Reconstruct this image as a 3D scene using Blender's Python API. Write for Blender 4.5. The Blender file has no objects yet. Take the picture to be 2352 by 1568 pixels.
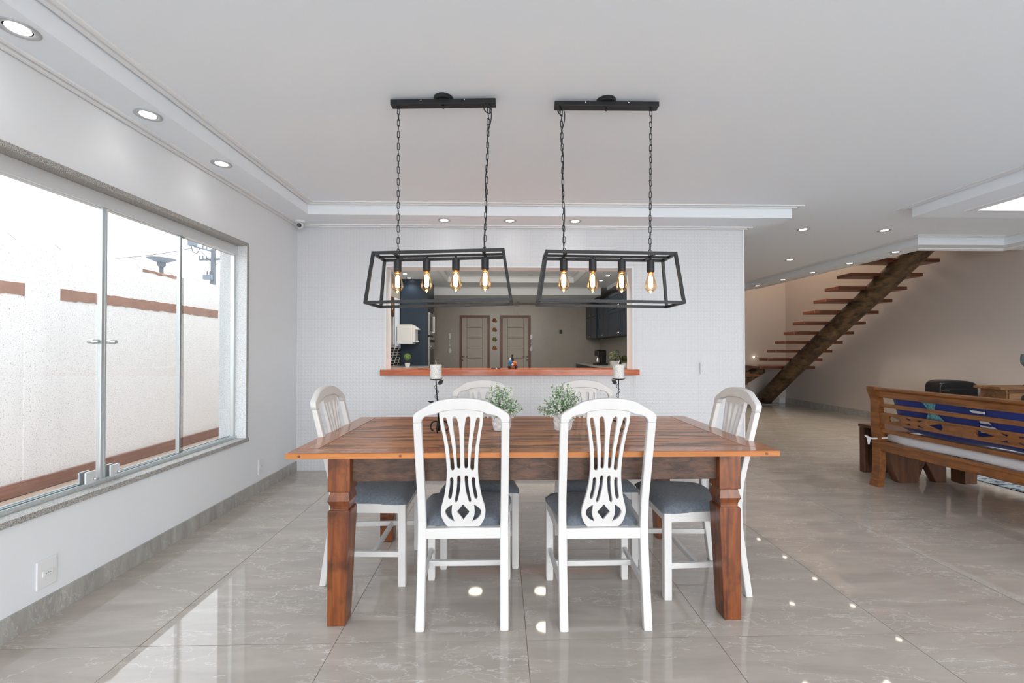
import bpy, bmesh, math, random
from mathutils import Vector, Matrix
random.seed(7)
PI = math.pi
sc = bpy.context.scene
COL = sc.collection

# ------------------------------------------------------------------ camera
cd = bpy.data.cameras.new('camera')
cam = bpy.data.objects.new('camera', cd)
COL.objects.link(cam)
cd.sensor_width = 36.0
cd.lens = 970.0 / 2352.0 * 36.0
cd.shift_y = 9.3 / 2352.0
cd.clip_start = 0.05
cam.location = (0, 0, 1.2)
cam.rotation_euler = (PI / 2 + 0.0100, 0, -0.0247)
sc.camera = cam

# ------------------------------------------------------------------ view, world, daylight
sc.view_settings.view_transform = 'Standard'
sc.view_settings.look = 'None'
sc.view_settings.gamma = 1.0
sc.view_settings.exposure = 1.46
sc.view_settings.use_curve_mapping = False
w = bpy.data.worlds.new('world')
sc.world = w
w.use_nodes = True
nt = w.node_tree
nt.nodes.clear()
out = nt.nodes.new('ShaderNodeOutputWorld')
bg = nt.nodes.new('ShaderNodeBackground')
tc = nt.nodes.new('ShaderNodeTexCoord')
sx = nt.nodes.new('ShaderNodeSeparateXYZ')
rp = nt.nodes.new('ShaderNodeValToRGB')
rp.color_ramp.elements[0].position = 0.02
rp.color_ramp.elements[0].color = (1.0, 1.0, 1.0, 1)
rp.color_ramp.elements[1].position = 0.9
rp.color_ramp.elements[1].color = (0.80, 0.90, 1.0, 1)
nt.links.new(tc.outputs['Generated'], sx.inputs[0])
nt.links.new(sx.outputs['Z'], rp.inputs[0])
nt.links.new(rp.outputs[0], bg.inputs['Color'])
bg.inputs['Strength'].default_value = 2.1
nt.links.new(bg.outputs[0], out.inputs[0])


def portal(name, loc, rot, sx_, sy_):
    l = bpy.data.lights.new(name, 'AREA')
    l.shape = 'RECTANGLE'
    l.size = sx_
    l.size_y = sy_
    l.cycles.is_portal = True
    o = bpy.data.objects.new(name, l)
    COL.objects.link(o)
    o.location = loc
    o.rotation_euler = rot
    return o


# daylight openings (portals only guide the sky light)
portal('window_daylight', (-2.28, 2.27, 1.26), (0, -PI / 2, 0), 1.56, 2.3)
portal('garden_door_daylight', (2.0, -2.25, 1.21), (PI / 2, 0, 0), 7.8, 2.42)
portal('skylight_daylight', (5.1, 2.0, 3.15), (0, 0, 0), 1.7, 3.3)


# ------------------------------------------------------------------ mesh helpers
class B:
    def __init__(s):
        s.v = []
        s.f = []

    def add(s, vs, fs):
        k = len(s.v)
        s.v += [tuple(p) for p in vs]
        s.f += [tuple(i + k for i in q) for q in fs]
        return s

    def box(s, x0, x1, y0, y1, z0, z1):
        return s.add([(x0, y0, z0), (x1, y0, z0), (x1, y1, z0), (x0, y1, z0), (x0, y0, z1), (x1, y0, z1), (x1, y1, z1), (x0, y1, z1)],
                     [(3, 2, 1, 0), (4, 5, 6, 7), (0, 1, 5, 4), (1, 2, 6, 5), (2, 3, 7, 6), (3, 0, 4, 7)])

    def loft(s, rings, cap=True, closed=False):
        n = len(rings[0])
        vs = [p for r in rings for p in r]
        fs = []
        m = len(rings)
        for i in range(m if closed else m - 1):
            a, b = i * n, ((i + 1) % m) * n
            for j in range(n):
                k = (j + 1) % n
                fs.append((a + j, a + k, b + k, b + j))
        if cap and not closed:
            fs.append(tuple(reversed(range(n))))
            fs.append(tuple(range((m - 1) * n, m * n)))
        return s.add(vs, fs)

    def tube(s, pts, r, n=8, closed=False):
        pts = [Vector(p) for p in pts]
        m = len(pts)
        rs = r if isinstance(r, (list, tuple)) else [r] * m
        rings = []
        up = None
        for i in range(m):
            if closed:
                d = (pts[(i + 1) % m] - pts[i - 1]).normalized()
            else:
                d = (pts[min(i + 1, m - 1)] - pts[max(i - 1, 0)]).normalized()
            if up is None:
                up = Vector((0, 0, 1)) if abs(d.z) < 0.9 else Vector((1, 0, 0))
            a = d.cross(up).normalized()
            up = a.cross(d).normalized()
            rings.append([pts[i] + (a * math.cos(2 * PI * k / n) + up * math.sin(2 * PI * k / n)) * rs[i] for k in range(n)])
        return s.loft(rings, True, closed)

    def lathe(s, prof, n=20, c=(0, 0, 0)):
        rings = [[(c[0] + max(r, 1e-4) * math.cos(2 * PI * k / n), c[1] + max(r, 1e-4) * math.sin(2 * PI * k / n), c[2] + z) for k in range(n)] for r, z in prof]
        return s.loft(rings)

    def bar(s, a, b, w, h):
        """square bar from a to b, w horizontal width, h other width"""
        a, b = Vector(a), Vector(b)
        d = (b - a).normalized()
        up = Vector((0, 0, 1)) if abs(d.z) < 0.95 else Vector((0, 1, 0))
        x = d.cross(up).normalized()
        y = x.cross(d).normalized()
        R = lambda p: [p - x * w / 2 - y * h / 2, p + x * w / 2 - y * h / 2, p + x * w / 2 + y * h / 2, p - x * w / 2 + y * h / 2]
        return s.loft([R(a), R(b)])

    def mesh(s, name, smooth=False):
        me = bpy.data.meshes.new(name)
        me.from_pydata(s.v, [], s.f)
        bm = bmesh.new()
        bm.from_mesh(me)
        bmesh.ops.recalc_face_normals(bm, faces=bm.faces)
        bm.to_mesh(me)
        bm.free()
        if smooth:
            me.polygons.foreach_set('use_smooth', [True] * len(me.polygons))
        return me


def link(name, me, mat, parent=None, loc=(0, 0, 0), rot=(0, 0, 0), bevel=0, kind=None):
    o = bpy.data.objects.new(name, me)
    COL.objects.link(o)
    o.location = loc
    o.rotation_euler = rot
    if mat is not None and len(me.materials) == 0:
        me.materials.append(mat)
    if parent is not None:
        o.parent = parent
    if bevel:
        m = o.modifiers.new('edge', 'BEVEL')
        m.width = bevel
        m.segments = 2
        m.limit_method = 'ANGLE'
        m.angle_limit = 0.6
    if kind:
        o['kind'] = kind
    return o


def part(name, b, mat, parent=None, loc=(0, 0, 0), rot=(0, 0, 0), smooth=False, bevel=0, kind=None):
    return link(name, b.mesh(name, smooth), mat, parent, loc, rot, bevel, kind)


def tag(o, label, cat, group=None):
    o['label'] = label
    o['category'] = cat
    if group:
        o['group'] = group
    return o


def thing(name, label, cat, loc=(0, 0, 0), rot=(0, 0, 0), group=None):
    o = bpy.data.objects.new(name, None)
    COL.objects.link(o)
    o.empty_display_size = 0.05
    o.location = loc
    o.rotation_euler = rot
    return tag(o, label, cat, group)


def setting(name, loc=(0, 0, 0)):
    o = bpy.data.objects.new(name, None)
    COL.objects.link(o)
    o.location = loc
    o['kind'] = 'structure'
    return o


def dup(root, loc, rot=(0, 0, 0), label=None, parent=None):
    r = root.copy()
    COL.objects.link(r)
    if parent is not None:
        r.parent = parent
    else:
        r.location = loc
        r.rotation_euler = rot
    if label:
        r['label'] = label
    for ch in list(root.children):
        dup(ch, None, None, None, r)
    return r


def crom(pts, k=6, closed=True):
    """smooth a 2D polyline"""
    n = len(pts)
    res = []
    for i in range(n if closed else n - 1):
        p0, p1, p2, p3 = (pts[(i - 1) % n], pts[i], pts[(i + 1) % n], pts[(i + 2) % n]) if closed else (pts[max(i - 1, 0)], pts[i], pts[i + 1], pts[min(i + 2, n - 1)])
        for j in range(k):
            t = j / k
            q = []
            for a, b, c, d in zip(p0, p1, p2, p3):
                q.append(0.5 * (2 * b + (c - a) * t + (2 * a - 5 * b + 4 * c - d) * t * t + (3 * b - a - 3 * c + d) * t ** 3))
            res.append(tuple(q))
    if not closed:
        res.append(tuple(pts[-1]))
    return res


def plate(name, outer, holes, depth, bev=0.0):
    """flat board cut out of the XY plane with holes, extruded +-depth/2 along Z"""
    cu = bpy.data.curves.new(name, 'CURVE')
    cu.dimensions = '2D'
    cu.fill_mode = 'BOTH'
    cu.extrude = depth / 2 - bev
    cu.bevel_depth = bev
    cu.bevel_resolution = 1
    cu.offset = -bev
    for loop in [outer] + holes:
        sp = cu.splines.new('POLY')
        sp.points.add(len(loop) - 1)
        for p, q in zip(sp.points, loop):
            p.co = (q[0], q[1], 0, 1)
        sp.use_cyclic_u = True
    o = bpy.data.objects.new(name, cu)
    COL.objects.link(o)
    dg = bpy.context.evaluated_depsgraph_get()
    me = bpy.data.meshes.new_from_object(o.evaluated_get(dg))
    me.name = name
    bpy.data.objects.remove(o)
    bpy.data.curves.remove(cu)
    return me


def remap(me, f):
    for v in me.vertices:
        v.co = f(*v.co)
    me.update()
    return me


# ------------------------------------------------------------------ materials
def M(name):
    m = bpy.data.materials.new(name)
    m.use_nodes = True
    n = m.node_tree.nodes
    return m, m.node_tree, n['Principled BSDF']


def mat(name, col, rough=0.5, metal=0.0, bump=0.0, bscale=200.0, var=0.0, vscale=8.0, coat=0.0, spec=0.5, sheen=0.0):
    m, t, p = M(name)
    p.inputs['Base Color'].default_value = (*col, 1)
    p.inputs['Roughness'].default_value = rough
    p.inputs['Metallic'].default_value = metal
    p.inputs['Specular IOR Level'].default_value = spec
    p.inputs['Coat Weight'].default_value = coat
    p.inputs['Sheen Weight'].default_value = sheen
    tcn = t.nodes.new('ShaderNodeTexCoord')
    if var:
        nz = t.nodes.new('ShaderNodeTexNoise')
        nz.inputs['Scale'].default_value = vscale
        nz.inputs['Detail'].default_value = 5
        mp = t.nodes.new('ShaderNodeMapRange')
        mp.inputs['From Min'].default_value = 0.3
        mp.inputs['From Max'].default_value = 0.7
        mp.inputs['To Min'].default_value = 1 - var
        mp.inputs['To Max'].default_value = 1 + var
        mx = t.nodes.new('ShaderNodeMix')
        mx.data_type = 'RGBA'
        mx.blend_type = 'MULTIPLY'
        mx.inputs['Factor'].default_value = 1
        mx.inputs['A'].default_value = (*col, 1)
        t.links.new(tcn.outputs['Object'], nz.inputs['Vector'])
        t.links.new(nz.outputs['Fac'], mp.inputs['Value'])
        t.links.new(mp.outputs[0], mx.inputs['B'])
        t.links.new(mx.outputs['Result'], p.inputs['Base Color'])
    if bump:
        nb = t.nodes.new('ShaderNodeTexNoise')
        nb.inputs['Scale'].default_value = bscale
        nb.inputs['Detail'].default_value = 3
        bp = t.nodes.new('ShaderNodeBump')
        bp.inputs['Strength'].default_value = bump
        bp.inputs['Distance'].default_value = 0.004
        t.links.new(tcn.outputs['Object'], nb.inputs['Vector'])
        t.links.new(nb.outputs['Fac'], bp.inputs['Height'])
        t.links.new(bp.outputs[0], p.inputs['Normal'])
    return m


def emit(name, col, s, sample=True):
    m, t, p = M(name)
    p.inputs['Base Color'].default_value = (*col, 1)
    p.inputs['Emission Color'].default_value = (*col, 1)
    p.inputs['Emission Strength'].default_value = s
    if not sample:
        m.cycles.emission_sampling = 'NONE'
    return m


def wood(name, dark, light, axis=0, scale=3.0, stretch=14.0, rough=0.35, bump=0.15, coat=0.0, cracks=0.0, knots=0.0, mid=None):
    m, t, p = M(name)
    tcn = t.nodes.new('ShaderNodeTexCoord')
    inf = t.nodes.new('ShaderNodeObjectInfo')
    add = t.nodes.new('ShaderNodeVectorMath')
    add.operation = 'ADD'
    sc_ = t.nodes.new('ShaderNodeVectorMath')
    sc_.operation = 'SCALE'
    sc_.inputs[0].default_value = (7.1, 3.3, 5.7)
    t.links.new(inf.outputs['Random'], sc_.inputs['Scale'])
    t.links.new(tcn.outputs['Object'], add.inputs[0])
    t.links.new(sc_.outputs[0], add.inputs[1])
    mp = t.nodes.new('ShaderNodeMapping')
    s = [scale * stretch] * 3
    s[axis] = scale
    mp.inputs['Scale'].default_value = s
    t.links.new(add.outputs[0], mp.inputs['Vector'])
    nz = t.nodes.new('ShaderNodeTexNoise')
    nz.inputs['Scale'].default_value = 1.0
    nz.inputs['Detail'].default_value = 8
    nz.inputs['Roughness'].default_value = 0.62
    nz.inputs['Distortion'].default_value = 0.7
    t.links.new(mp.outputs[0], nz.inputs['Vector'])
    cr = t.nodes.new('ShaderNodeValToRGB')
    cr.color_ramp.elements[0].position = 0.32
    cr.color_ramp.elements[0].color = (*dark, 1)
    cr.color_ramp.elements[1].position = 0.68
    cr.color_ramp.elements[1].color = (*light, 1)
    if mid:
        e = cr.color_ramp.elements.new(0.5)
        e.color = (*mid, 1)
    t.links.new(nz.outputs['Fac'], cr.inputs[0])
    colr = cr.outputs[0]
    if knots:
        kn = t.nodes.new('ShaderNodeTexNoise')
        kn.inputs['Scale'].default_value = 9
        kn.inputs['Detail'].default_value = 6
        t.links.new(add.outputs[0], kn.inputs['Vector'])
        kr = t.nodes.new('ShaderNodeValToRGB')
        kr.color_ramp.elements[0].position = 0.52
        kr.color_ramp.elements[0].color = (0, 0, 0, 1)
        kr.color_ramp.elements[1].position = 0.66
        kr.color_ramp.elements[1].color = (knots, knots, knots, 1)
        t.links.new(kn.outputs['Fac'], kr.inputs[0])
        mk = t.nodes.new('ShaderNodeMix')
        mk.data_type = 'RGBA'
        mk.inputs['B'].default_value = (dark[0] * 0.25, dark[1] * 0.25, dark[2] * 0.3, 1)
        t.links.new(kr.outputs[0], mk.inputs['Factor'])
        t.links.new(colr, mk.inputs['A'])
        colr = mk.outputs['Result']
    hgt = nz.outputs['Fac']
    if cracks:
        mp2 = t.nodes.new('ShaderNodeMapping')
        s2 = [26.0] * 3
        s2[axis] = 3.2
        mp2.inputs['Scale'].default_value = s2
        t.links.new(add.outputs[0], mp2.inputs['Vector'])
        n2 = t.nodes.new('ShaderNodeTexNoise')
        n2.inputs['Scale'].default_value = 1
        n2.inputs['Detail'].default_value = 6
        n2.inputs['Distortion'].default_value = 0.4
        t.links.new(mp2.outputs[0], n2.inputs['Vector'])
        r2 = t.nodes.new('ShaderNodeValToRGB')
        r2.color_ramp.elements[0].position = 0.40
        r2.color_ramp.elements[0].color = (0, 0, 0, 1)
        r2.color_ramp.elements[1].position = 0.49
        r2.color_ramp.elements[1].color = (1, 1, 1, 1)
        t.links.new(n2.outputs['Fac'], r2.inputs[0])
        mx = t.nodes.new('ShaderNodeMix')
        mx.data_type = 'RGBA'
        mx.inputs['A'].default_value = (dark[0] * 0.3, dark[1] * 0.3, dark[2] * 0.3, 1)
        t.links.new(r2.outputs[0], mx.inputs['Factor'])
        t.links.new(colr, mx.inputs['B'])
        colr = mx.outputs['Result']
        ma = t.nodes.new('ShaderNodeMath')
        ma.operation = 'MULTIPLY_ADD'
        ma.inputs[1].default_value = cracks
        t.links.new(r2.outputs[0], ma.inputs[0])
        t.links.new(nz.outputs['Fac'], ma.inputs[2])
        hgt = ma.outputs[0]
    t.links.new(colr, p.inputs['Base Color'])
    p.inputs['Roughness'].default_value = rough
    p.inputs['Coat Weight'].default_value = coat
    p.inputs['Coat Roughness'].default_value = 0.12
    bp = t.nodes.new('ShaderNodeBump')
    bp.inputs['Strength'].default_value = bump
    bp.inputs['Distance'].default_value = 0.003
    t.links.new(hgt, bp.inputs['Height'])
    t.links.new(bp.outputs[0], p.inputs['Normal'])
    return m


def stone(name, base, var, vein, rough, vein_amt=0.8, vscale=1.0, tile_random=True):
    """marble look: soft clouding, long diagonal streaks and thin pale veins"""
    m, t, p = M(name)
    g = t.nodes.new('ShaderNodeNewGeometry')
    vec = g.outputs['Position']
    if tile_random:
        inf = t.nodes.new('ShaderNodeObjectInfo')
        s_ = t.nodes.new('ShaderNodeVectorMath')
        s_.operation = 'SCALE'
        s_.inputs[0].default_value = (17.0, 11.0, 5.0)
        a_ = t.nodes.new('ShaderNodeVectorMath')
        a_.operation = 'ADD'
        t.links.new(inf.outputs['Random'], s_.inputs['Scale'])
        t.links.new(vec, a_.inputs[0])
        t.links.new(s_.outputs[0], a_.inputs[1])
        vec = a_.outputs[0]

    def noise(scale, detail, dist, mapscale=None, rot=0):
        v = vec
        if mapscale:
            mp = t.nodes.new('ShaderNodeMapping')
            mp.inputs['Rotation'].default_value = (0, 0, rot)
            mp.inputs['Scale'].default_value = mapscale
            t.links.new(vec, mp.inputs['Vector'])
            v = mp.outputs[0]
        n = t.nodes.new('ShaderNodeTexNoise')
        n.inputs['Scale'].default_value = scale
        n.inputs['Detail'].default_value = detail
        n.inputs['Roughness'].default_value = 0.6
        n.inputs['Distortion'].default_value = dist
        t.links.new(v, n.inputs['Vector'])
        return n.outputs['Fac']

    def ridge(src, width):
        a = t.nodes.new('ShaderNodeMath')
        a.operation = 'SUBTRACT'
        a.inputs[1].default_value = 0.5
        t.links.new(src, a.inputs[0])
        b = t.nodes.new('ShaderNodeMath')
        b.operation = 'ABSOLUTE'
        t.links.new(a.outputs[0], b.inputs[0])
        c = t.nodes.new('ShaderNodeMapRange')
        c.inputs['From Min'].default_value = 0
        c.inputs['From Max'].default_value = width
        c.inputs['To Min'].default_value = 1
        c.inputs['To Max'].default_value = 0
        t.links.new(b.outputs[0], c.inputs['Value'])
        return c.outputs[0]

    def mul(a, b):
        x = t.nodes.new('ShaderNodeMath')
        x.operation = 'MULTIPLY'
        t.links.new(a, x.inputs[0])
        if isinstance(b, float):
            x.inputs[1].default_value = b
        else:
            t.links.new(b, x.inputs[1])
        return x.outputs[0]

    cloud = noise(2.2 * vscale, 9, 0.4, (1.0, 5.0, 1.0), 0.6)
    cr = t.nodes.new('ShaderNodeValToRGB')
    cr.color_ramp.elements[0].position = 0.3
    cr.color_ramp.elements[0].color = (*[c * (1 - var) for c in base], 1)
    cr.color_ramp.elements[1].position = 0.7
    cr.color_ramp.elements[1].color = (*[min(1, c * (1 + var)) for c in base], 1)
    t.links.new(cloud, cr.inputs[0])
    v1 = ridge(noise(1.3 * vscale, 9, 0.25, (1.0, 3.0, 1.0), 0.8), 0.0045)
    v2 = ridge(noise(2.7 * vscale, 9, 0.3, (1.0, 4.5, 1.0), 0.6), 0.0075)
    msk = t.nodes.new('ShaderNodeMapRange')
    msk.inputs['From Min'].default_value = 0.48
    msk.inputs['From Max'].default_value = 0.65
    t.links.new(noise(1.4, 2, 0), msk.inputs['Value'])
    vv = t.nodes.new('ShaderNodeMath')
    vv.operation = 'MAXIMUM'
    t.links.new(mul(v1, 0.55), vv.inputs[0])
    t.links.new(mul(v2, msk.outputs[0]), vv.inputs[1])
    fac = mul(vv.outputs[0], float(vein_amt))
    mx = t.nodes.new('ShaderNodeMix')
    mx.data_type = 'RGBA'
    mx.inputs['B'].default_value = (*vein, 1)
    t.links.new(fac, mx.inputs['Factor'])
    t.links.new(cr.outputs[0], mx.inputs['A'])
    t.links.new(mx.outputs['Result'], p.inputs['Base Color'])
    p.inputs['Roughness'].default_value = rough
    return m


def speckle(name, base, dark, scale, thr, rough, bump=0.0):
    m, t, p = M(name)
    tcn = t.nodes.new('ShaderNodeTexCoord')
    nz = t.nodes.new('ShaderNodeTexNoise')
    nz.inputs['Scale'].default_value = scale
    nz.inputs['Detail'].default_value = 3
    nz.inputs['Roughness'].default_value = 0.7
    t.links.new(tcn.outputs['Object'], nz.inputs['Vector'])
    cr = t.nodes.new('ShaderNodeValToRGB')
    cr.color_ramp.elements[0].position = thr
    cr.color_ramp.elements[0].color = (*dark, 1)
    cr.color_ramp.elements[1].position = thr + 0.08
    cr.color_ramp.elements[1].color = (*base, 1)
    t.links.new(nz.outputs['Fac'], cr.inputs[0])
    t.links.new(cr.outputs[0], p.inputs['Base Color'])
    p.inputs['Roughness'].default_value = rough
    if bump:
        bp = t.nodes.new('ShaderNodeBump')
        bp.inputs['Strength'].default_value = bump
        bp.inputs['Distance'].default_value = 0.01
        t.links.new(nz.outputs['Fac'], bp.inputs['Height'])
        t.links.new(bp.outputs[0], p.inputs['Normal'])
    return m


def glassy(name, tint, refl=1.0, rough=0.0, ior=1.45):
    """thin clear pane: see-through tint plus fresnel mirror reflection"""
    m = bpy.data.materials.new(name)
    m.use_nodes = True
    t = m.node_tree
    t.nodes.clear()
    o = t.nodes.new('ShaderNodeOutputMaterial')
    tr = t.nodes.new('ShaderNodeBsdfTransparent')
    tr.inputs['Color'].default_value = (*tint, 1)
    gl = t.nodes.new('ShaderNodeBsdfGlossy')
    gl.inputs['Roughness'].default_value = rough
    fr = t.nodes.new('ShaderNodeFresnel')
    fr.inputs['IOR'].default_value = ior
    mu = t.nodes.new('ShaderNodeMath')
    mu.operation = 'MULTIPLY'
    mu.inputs[1].default_value = refl
    mx = t.nodes.new('ShaderNodeMixShader')
    t.links.new(fr.outputs[0], mu.inputs[0])
    t.links.new(mu.outputs[0], mx.inputs[0])
    t.links.new(tr.outputs[0], mx.inputs[1])
    t.links.new(gl.outputs[0], mx.inputs[2])
    t.links.new(mx.outputs[0], o.inputs[0])
    return m


M_wall = mat('wall_white_paint', (0.795, 0.82, 0.845), 0.7, bump=0.05, bscale=90)
M_ceil = mat('ceiling_paint', (0.875, 0.925, 0.975), 0.8, bump=0.03, bscale=70)
M_trim = mat('moulding_plaster', (0.88, 0.88, 0.88), 0.65)
M_hall = mat('hall_paint_beige', (0.55, 0.492, 0.452), 0.75, bump=0.06, bscale=60)
M_hallw = mat('hall_paint_pale', (0.70, 0.68, 0.66), 0.75)
M_emb = mat('embossed_white_tile', (0.70, 0.715, 0.74), 0.35, spec=0.5)
M_grout = mat('grout', (0.33, 0.26, 0.20), 0.9)
M_wgrout = mat('white_grout', (0.60, 0.60, 0.59), 0.9)
M_floor = stone('polished_porcelain', (0.45, 0.40, 0.358), 0.12, (0.78, 0.76, 0.73), 0.035, 0.9)
M_base = stone('baseboard_porcelain', (0.365, 0.355, 0.33), 0.2, (0.70, 0.70, 0.68), 0.12, 0.8, 1.6)
M_kwall = stone('kitchen_marble_tile', (0.40, 0.37, 0.335), 0.08, (0.28, 0.25, 0.22), 0.3, 0.5, 0.7, False)
M_granS = speckle('sill_granite', (0.50, 0.48, 0.45), (0.20, 0.19, 0.18), 260, 0.45, 0.5)
M_granW = speckle('jamb_granite', (0.74, 0.76, 0.78), (0.30, 0.31, 0.33), 230, 0.40, 0.5)
M_roughcast = speckle('roughcast_render', (0.92, 0.90, 0.885), (0.34, 0.31, 0.29), 95, 0.335, 0.9, 0.6)
M_band = mat('brown_wall_paint', (0.36, 0.215, 0.165), 0.85, var=0.12, vscale=6, bump=0.3, bscale=60)
M_patio = wood('patio_wood_tile', (0.42, 0.30, 0.23), (0.60, 0.46, 0.37), 1, 2, 12, 0.5, 0.05)
M_skirt = wood('patio_skirting', (0.20, 0.095, 0.065), (0.34, 0.18, 0.135), 1, 2, 12, 0.55, 0.05)
M_alu = mat('aluminium', (0.66, 0.70, 0.71), 0.32, 0.75)
M_aluw = mat('white_aluminium', (0.70, 0.72, 0.73), 0.35, 0.3)
M_chrome = mat('chrome', (0.8, 0.81, 0.82), 0.15, 1.0)
M_glass = glassy('window_glass', (0.775, 0.78, 0.775), 0.12)
M_white = mat('chair_white_lacquer', (0.67, 0.66, 0.65), 0.38, var=0.03, vscale=14, bump=0.05, bscale=120)
M_seat = mat('grey_blue_upholstery', (0.145, 0.17, 0.205), 0.95, var=0.22, vscale=90, bump=0.5, bscale=500, sheen=0.3)
M_top = wood('table_rustic_plank', (0.25, 0.074, 0.020), (0.60, 0.235, 0.068), 0, 2.2, 16, 0.32, 0.8, 0.18, 2.2)
M_bord = wood('table_border_board', (0.30, 0.088, 0.022), (0.44, 0.155, 0.045), 0, 1.6, 14, 0.24, 0.05, 0.35)
M_bordy = wood('table_end_board', (0.30, 0.088, 0.022), (0.44, 0.155, 0.045), 1, 1.6, 14, 0.24, 0.05, 0.35)
M_edge = wood('table_edge', (0.36, 0.12, 0.026), (0.54, 0.20, 0.05), 0, 2, 10, 0.4, 0.1)
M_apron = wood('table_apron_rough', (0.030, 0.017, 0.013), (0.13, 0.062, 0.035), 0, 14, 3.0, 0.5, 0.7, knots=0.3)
M_leg = wood('table_leg_wood', (0.095, 0.022, 0.007), (0.27, 0.078, 0.018), 2, 3, 12, 0.32, 0.2, 0.15, knots=0.6)
M_sill = wood('counter_red_wood', (0.35, 0.060, 0.016), (0.62, 0.150, 0.036), 0, 4, 12, 0.25, 0.1, 0.4)
M_black = mat('black_metal', (0.018, 0.019, 0.021), 0.45, 0.3, bump=0.05, bscale=400)
M_iron = mat('wrought_iron', (0.015, 0.016, 0.018), 0.55, 0.5)
M_bulb = glassy('amber_bulb_glass', (1.0, 0.83, 0.64), 0.5, 0.0, 1.45)
M_fil = emit('glowing_filament', (1.0, 0.80, 0.46), 9.0, False)
M_brass = mat('bulb_brass', (0.55, 0.28, 0.10), 0.3, 0.9)
M_lens = emit('downlight_lens', (1.0, 0.97, 0.92), 4.0, False)
M_lensw = emit('warm_downlight_lens', (1.0, 0.90, 0.74), 4.0, False)
M_ring = mat('downlight_ring', (0.50, 0.51, 0.52), 0.4, 0.3)
M_pot = mat('white_ceramic', (0.80, 0.80, 0.81), 0.35)
M_leafg = mat('leaf_green', (0.13, 0.29, 0.085), 0.6, var=0.35, vscale=40)
M_leafp = mat('leaf_pale_sage', (0.44, 0.54, 0.41), 0.7, var=0.25, vscale=40)
M_bloom = mat('tiny_white_blossom', (0.80, 0.82, 0.77), 0.7)
M_candle = speckle('lettered_candle', (0.72, 0.71, 0.68), (0.36, 0.35, 0.34), 320, 0.43, 0.5)
M_wax = mat('candle_wax', (0.80, 0.77, 0.71), 0.45)
M_dwood = wood('stair_tread_wood', (0.085, 0.026, 0.013), (0.17, 0.054, 0.026), 0, 4, 12, 0.35, 0.1, 0.1)
M_log = wood('log_beam', (0.026, 0.016, 0.009), (0.17, 0.10, 0.045), 1, 2.5, 5, 0.45, 0.5, knots=0.55)
M_bench = wood('bench_teak', (0.125, 0.038, 0.007), (0.29, 0.105, 0.019), 1, 3, 12, 0.4, 0.2, 0.1, knots=0.35)
M_stump = wood('rustic_dark_wood', (0.045, 0.018, 0.008), (0.15, 0.055, 0.022), 2, 3, 8, 0.45, 0.3, knots=0.3)
M_blue = mat('royal_blue_fabric', (0.010, 0.028, 0.21), 0.85, var=0.15, vscale=5, sheen=0.3)
M_sheet = mat('white_sheet', (0.62, 0.60, 0.62), 0.8, bump=1.0, bscale=28)
M_navy = mat('navy_cabinet', (0.012, 0.027, 0.050), 0.4)
M_navyd = mat('navy_cabinet_front', (0.018, 0.033, 0.055), 0.4)
M_door = mat('grey_beige_door', (0.47, 0.42, 0.375), 0.45, var=0.04)
M_dframe = wood('door_frame_wood', (0.10, 0.028, 0.012), (0.19, 0.058, 0.026), 2, 4, 10, 0.4, 0.1)
M_dgroove = mat('door_groove', (0.20, 0.17, 0.15), 0.6)
M_plastic = mat('white_plastic', (0.78, 0.79, 0.80), 0.3)
M_socket = mat('socket_grey', (0.30, 0.30, 0.31), 0.4)
M_blackp = mat('black_plastic', (0.012, 0.012, 0.014), 0.3)
M_steel = mat('steel', (0.42, 0.42, 0.42), 0.3, 0.8)
M_counter = mat('white_worktop', (0.62, 0.60, 0.58), 0.25)
M_conc = mat('pole_concrete', (0.11, 0.12, 0.14), 0.9)
M_conl = mat('pole_fittings', (0.15, 0.17, 0.20), 0.8)


# ------------------------------------------------------------------ ROOM SHELL
XL, XR, YB, YF = -2.04, 6.46, 4.25, 9.45        # left wall, right wall, dining back wall, far hall wall
ZC, ZS = 2.54, 2.44                              # ceiling, soffit underside
Y0 = -2.2                                        # wall behind the viewer
T = 0.785
TX0, TY0 = -1.466, 1.757

# floor: sub-floor with grout colour and each porcelain slab as a part
fl = part('floor', B().box(XL - 0.05, XR + 0.05, Y0 - 0.05, YF + 0.05, -0.12, -0.002), M_grout, kind='structure')
tiles = {}
k0 = math.floor((XL - TX0) / T)
for i in range(k0, 12):
    for j in range(-7, 12):
        x0, x1 = TX0 + i * T, TX0 + (i + 1) * T
        y0, y1 = TY0 + j * T, TY0 + (j + 1) * T
        x0, x1, y0, y1 = max(x0, XL), min(x1, XR), max(y0, Y0), min(y1, YF)
        if x1 - x0 < 0.05 or y1 - y0 < 0.05:
            continue
        if x0 > XL and x1 < 2.3 and y0 > YB + 0.1:
            continue                                  # under the kitchen
        wx, wy = round(x1 - x0 - 0.003, 3), round(y1 - y0 - 0.003, 3)
        if (wx, wy) not in tiles:
            tiles[(wx, wy)] = B().box(-wx / 2, wx / 2, -wy / 2, wy / 2, -0.010, 0).mesh('floor_tile')
        link('floor_tile', tiles[(wx, wy)], M_floor, fl, ((x0 + x1) / 2, (y0 + y1) / 2, 0),
             (random.uniform(-1, 1) * 0.0009, random.uniform(-1, 1) * 0.0009, 0))

# left wall with the window opening
WY0, WY1, WZ0, WZ1 = 1.10, 3.445, 0.47, 2.055
part('wall_left', B().box(XL - 0.2, XL, Y0, WY0, 0, 2.75).box(XL - 0.2, XL, WY1, 4.43, 0, 2.75)
     .box(XL - 0.2, XL, WY0, WY1, 0, WZ0).box(XL - 0.2, XL, WY0, WY1, WZ1, 2.75), M_wall, kind='structure')

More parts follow.
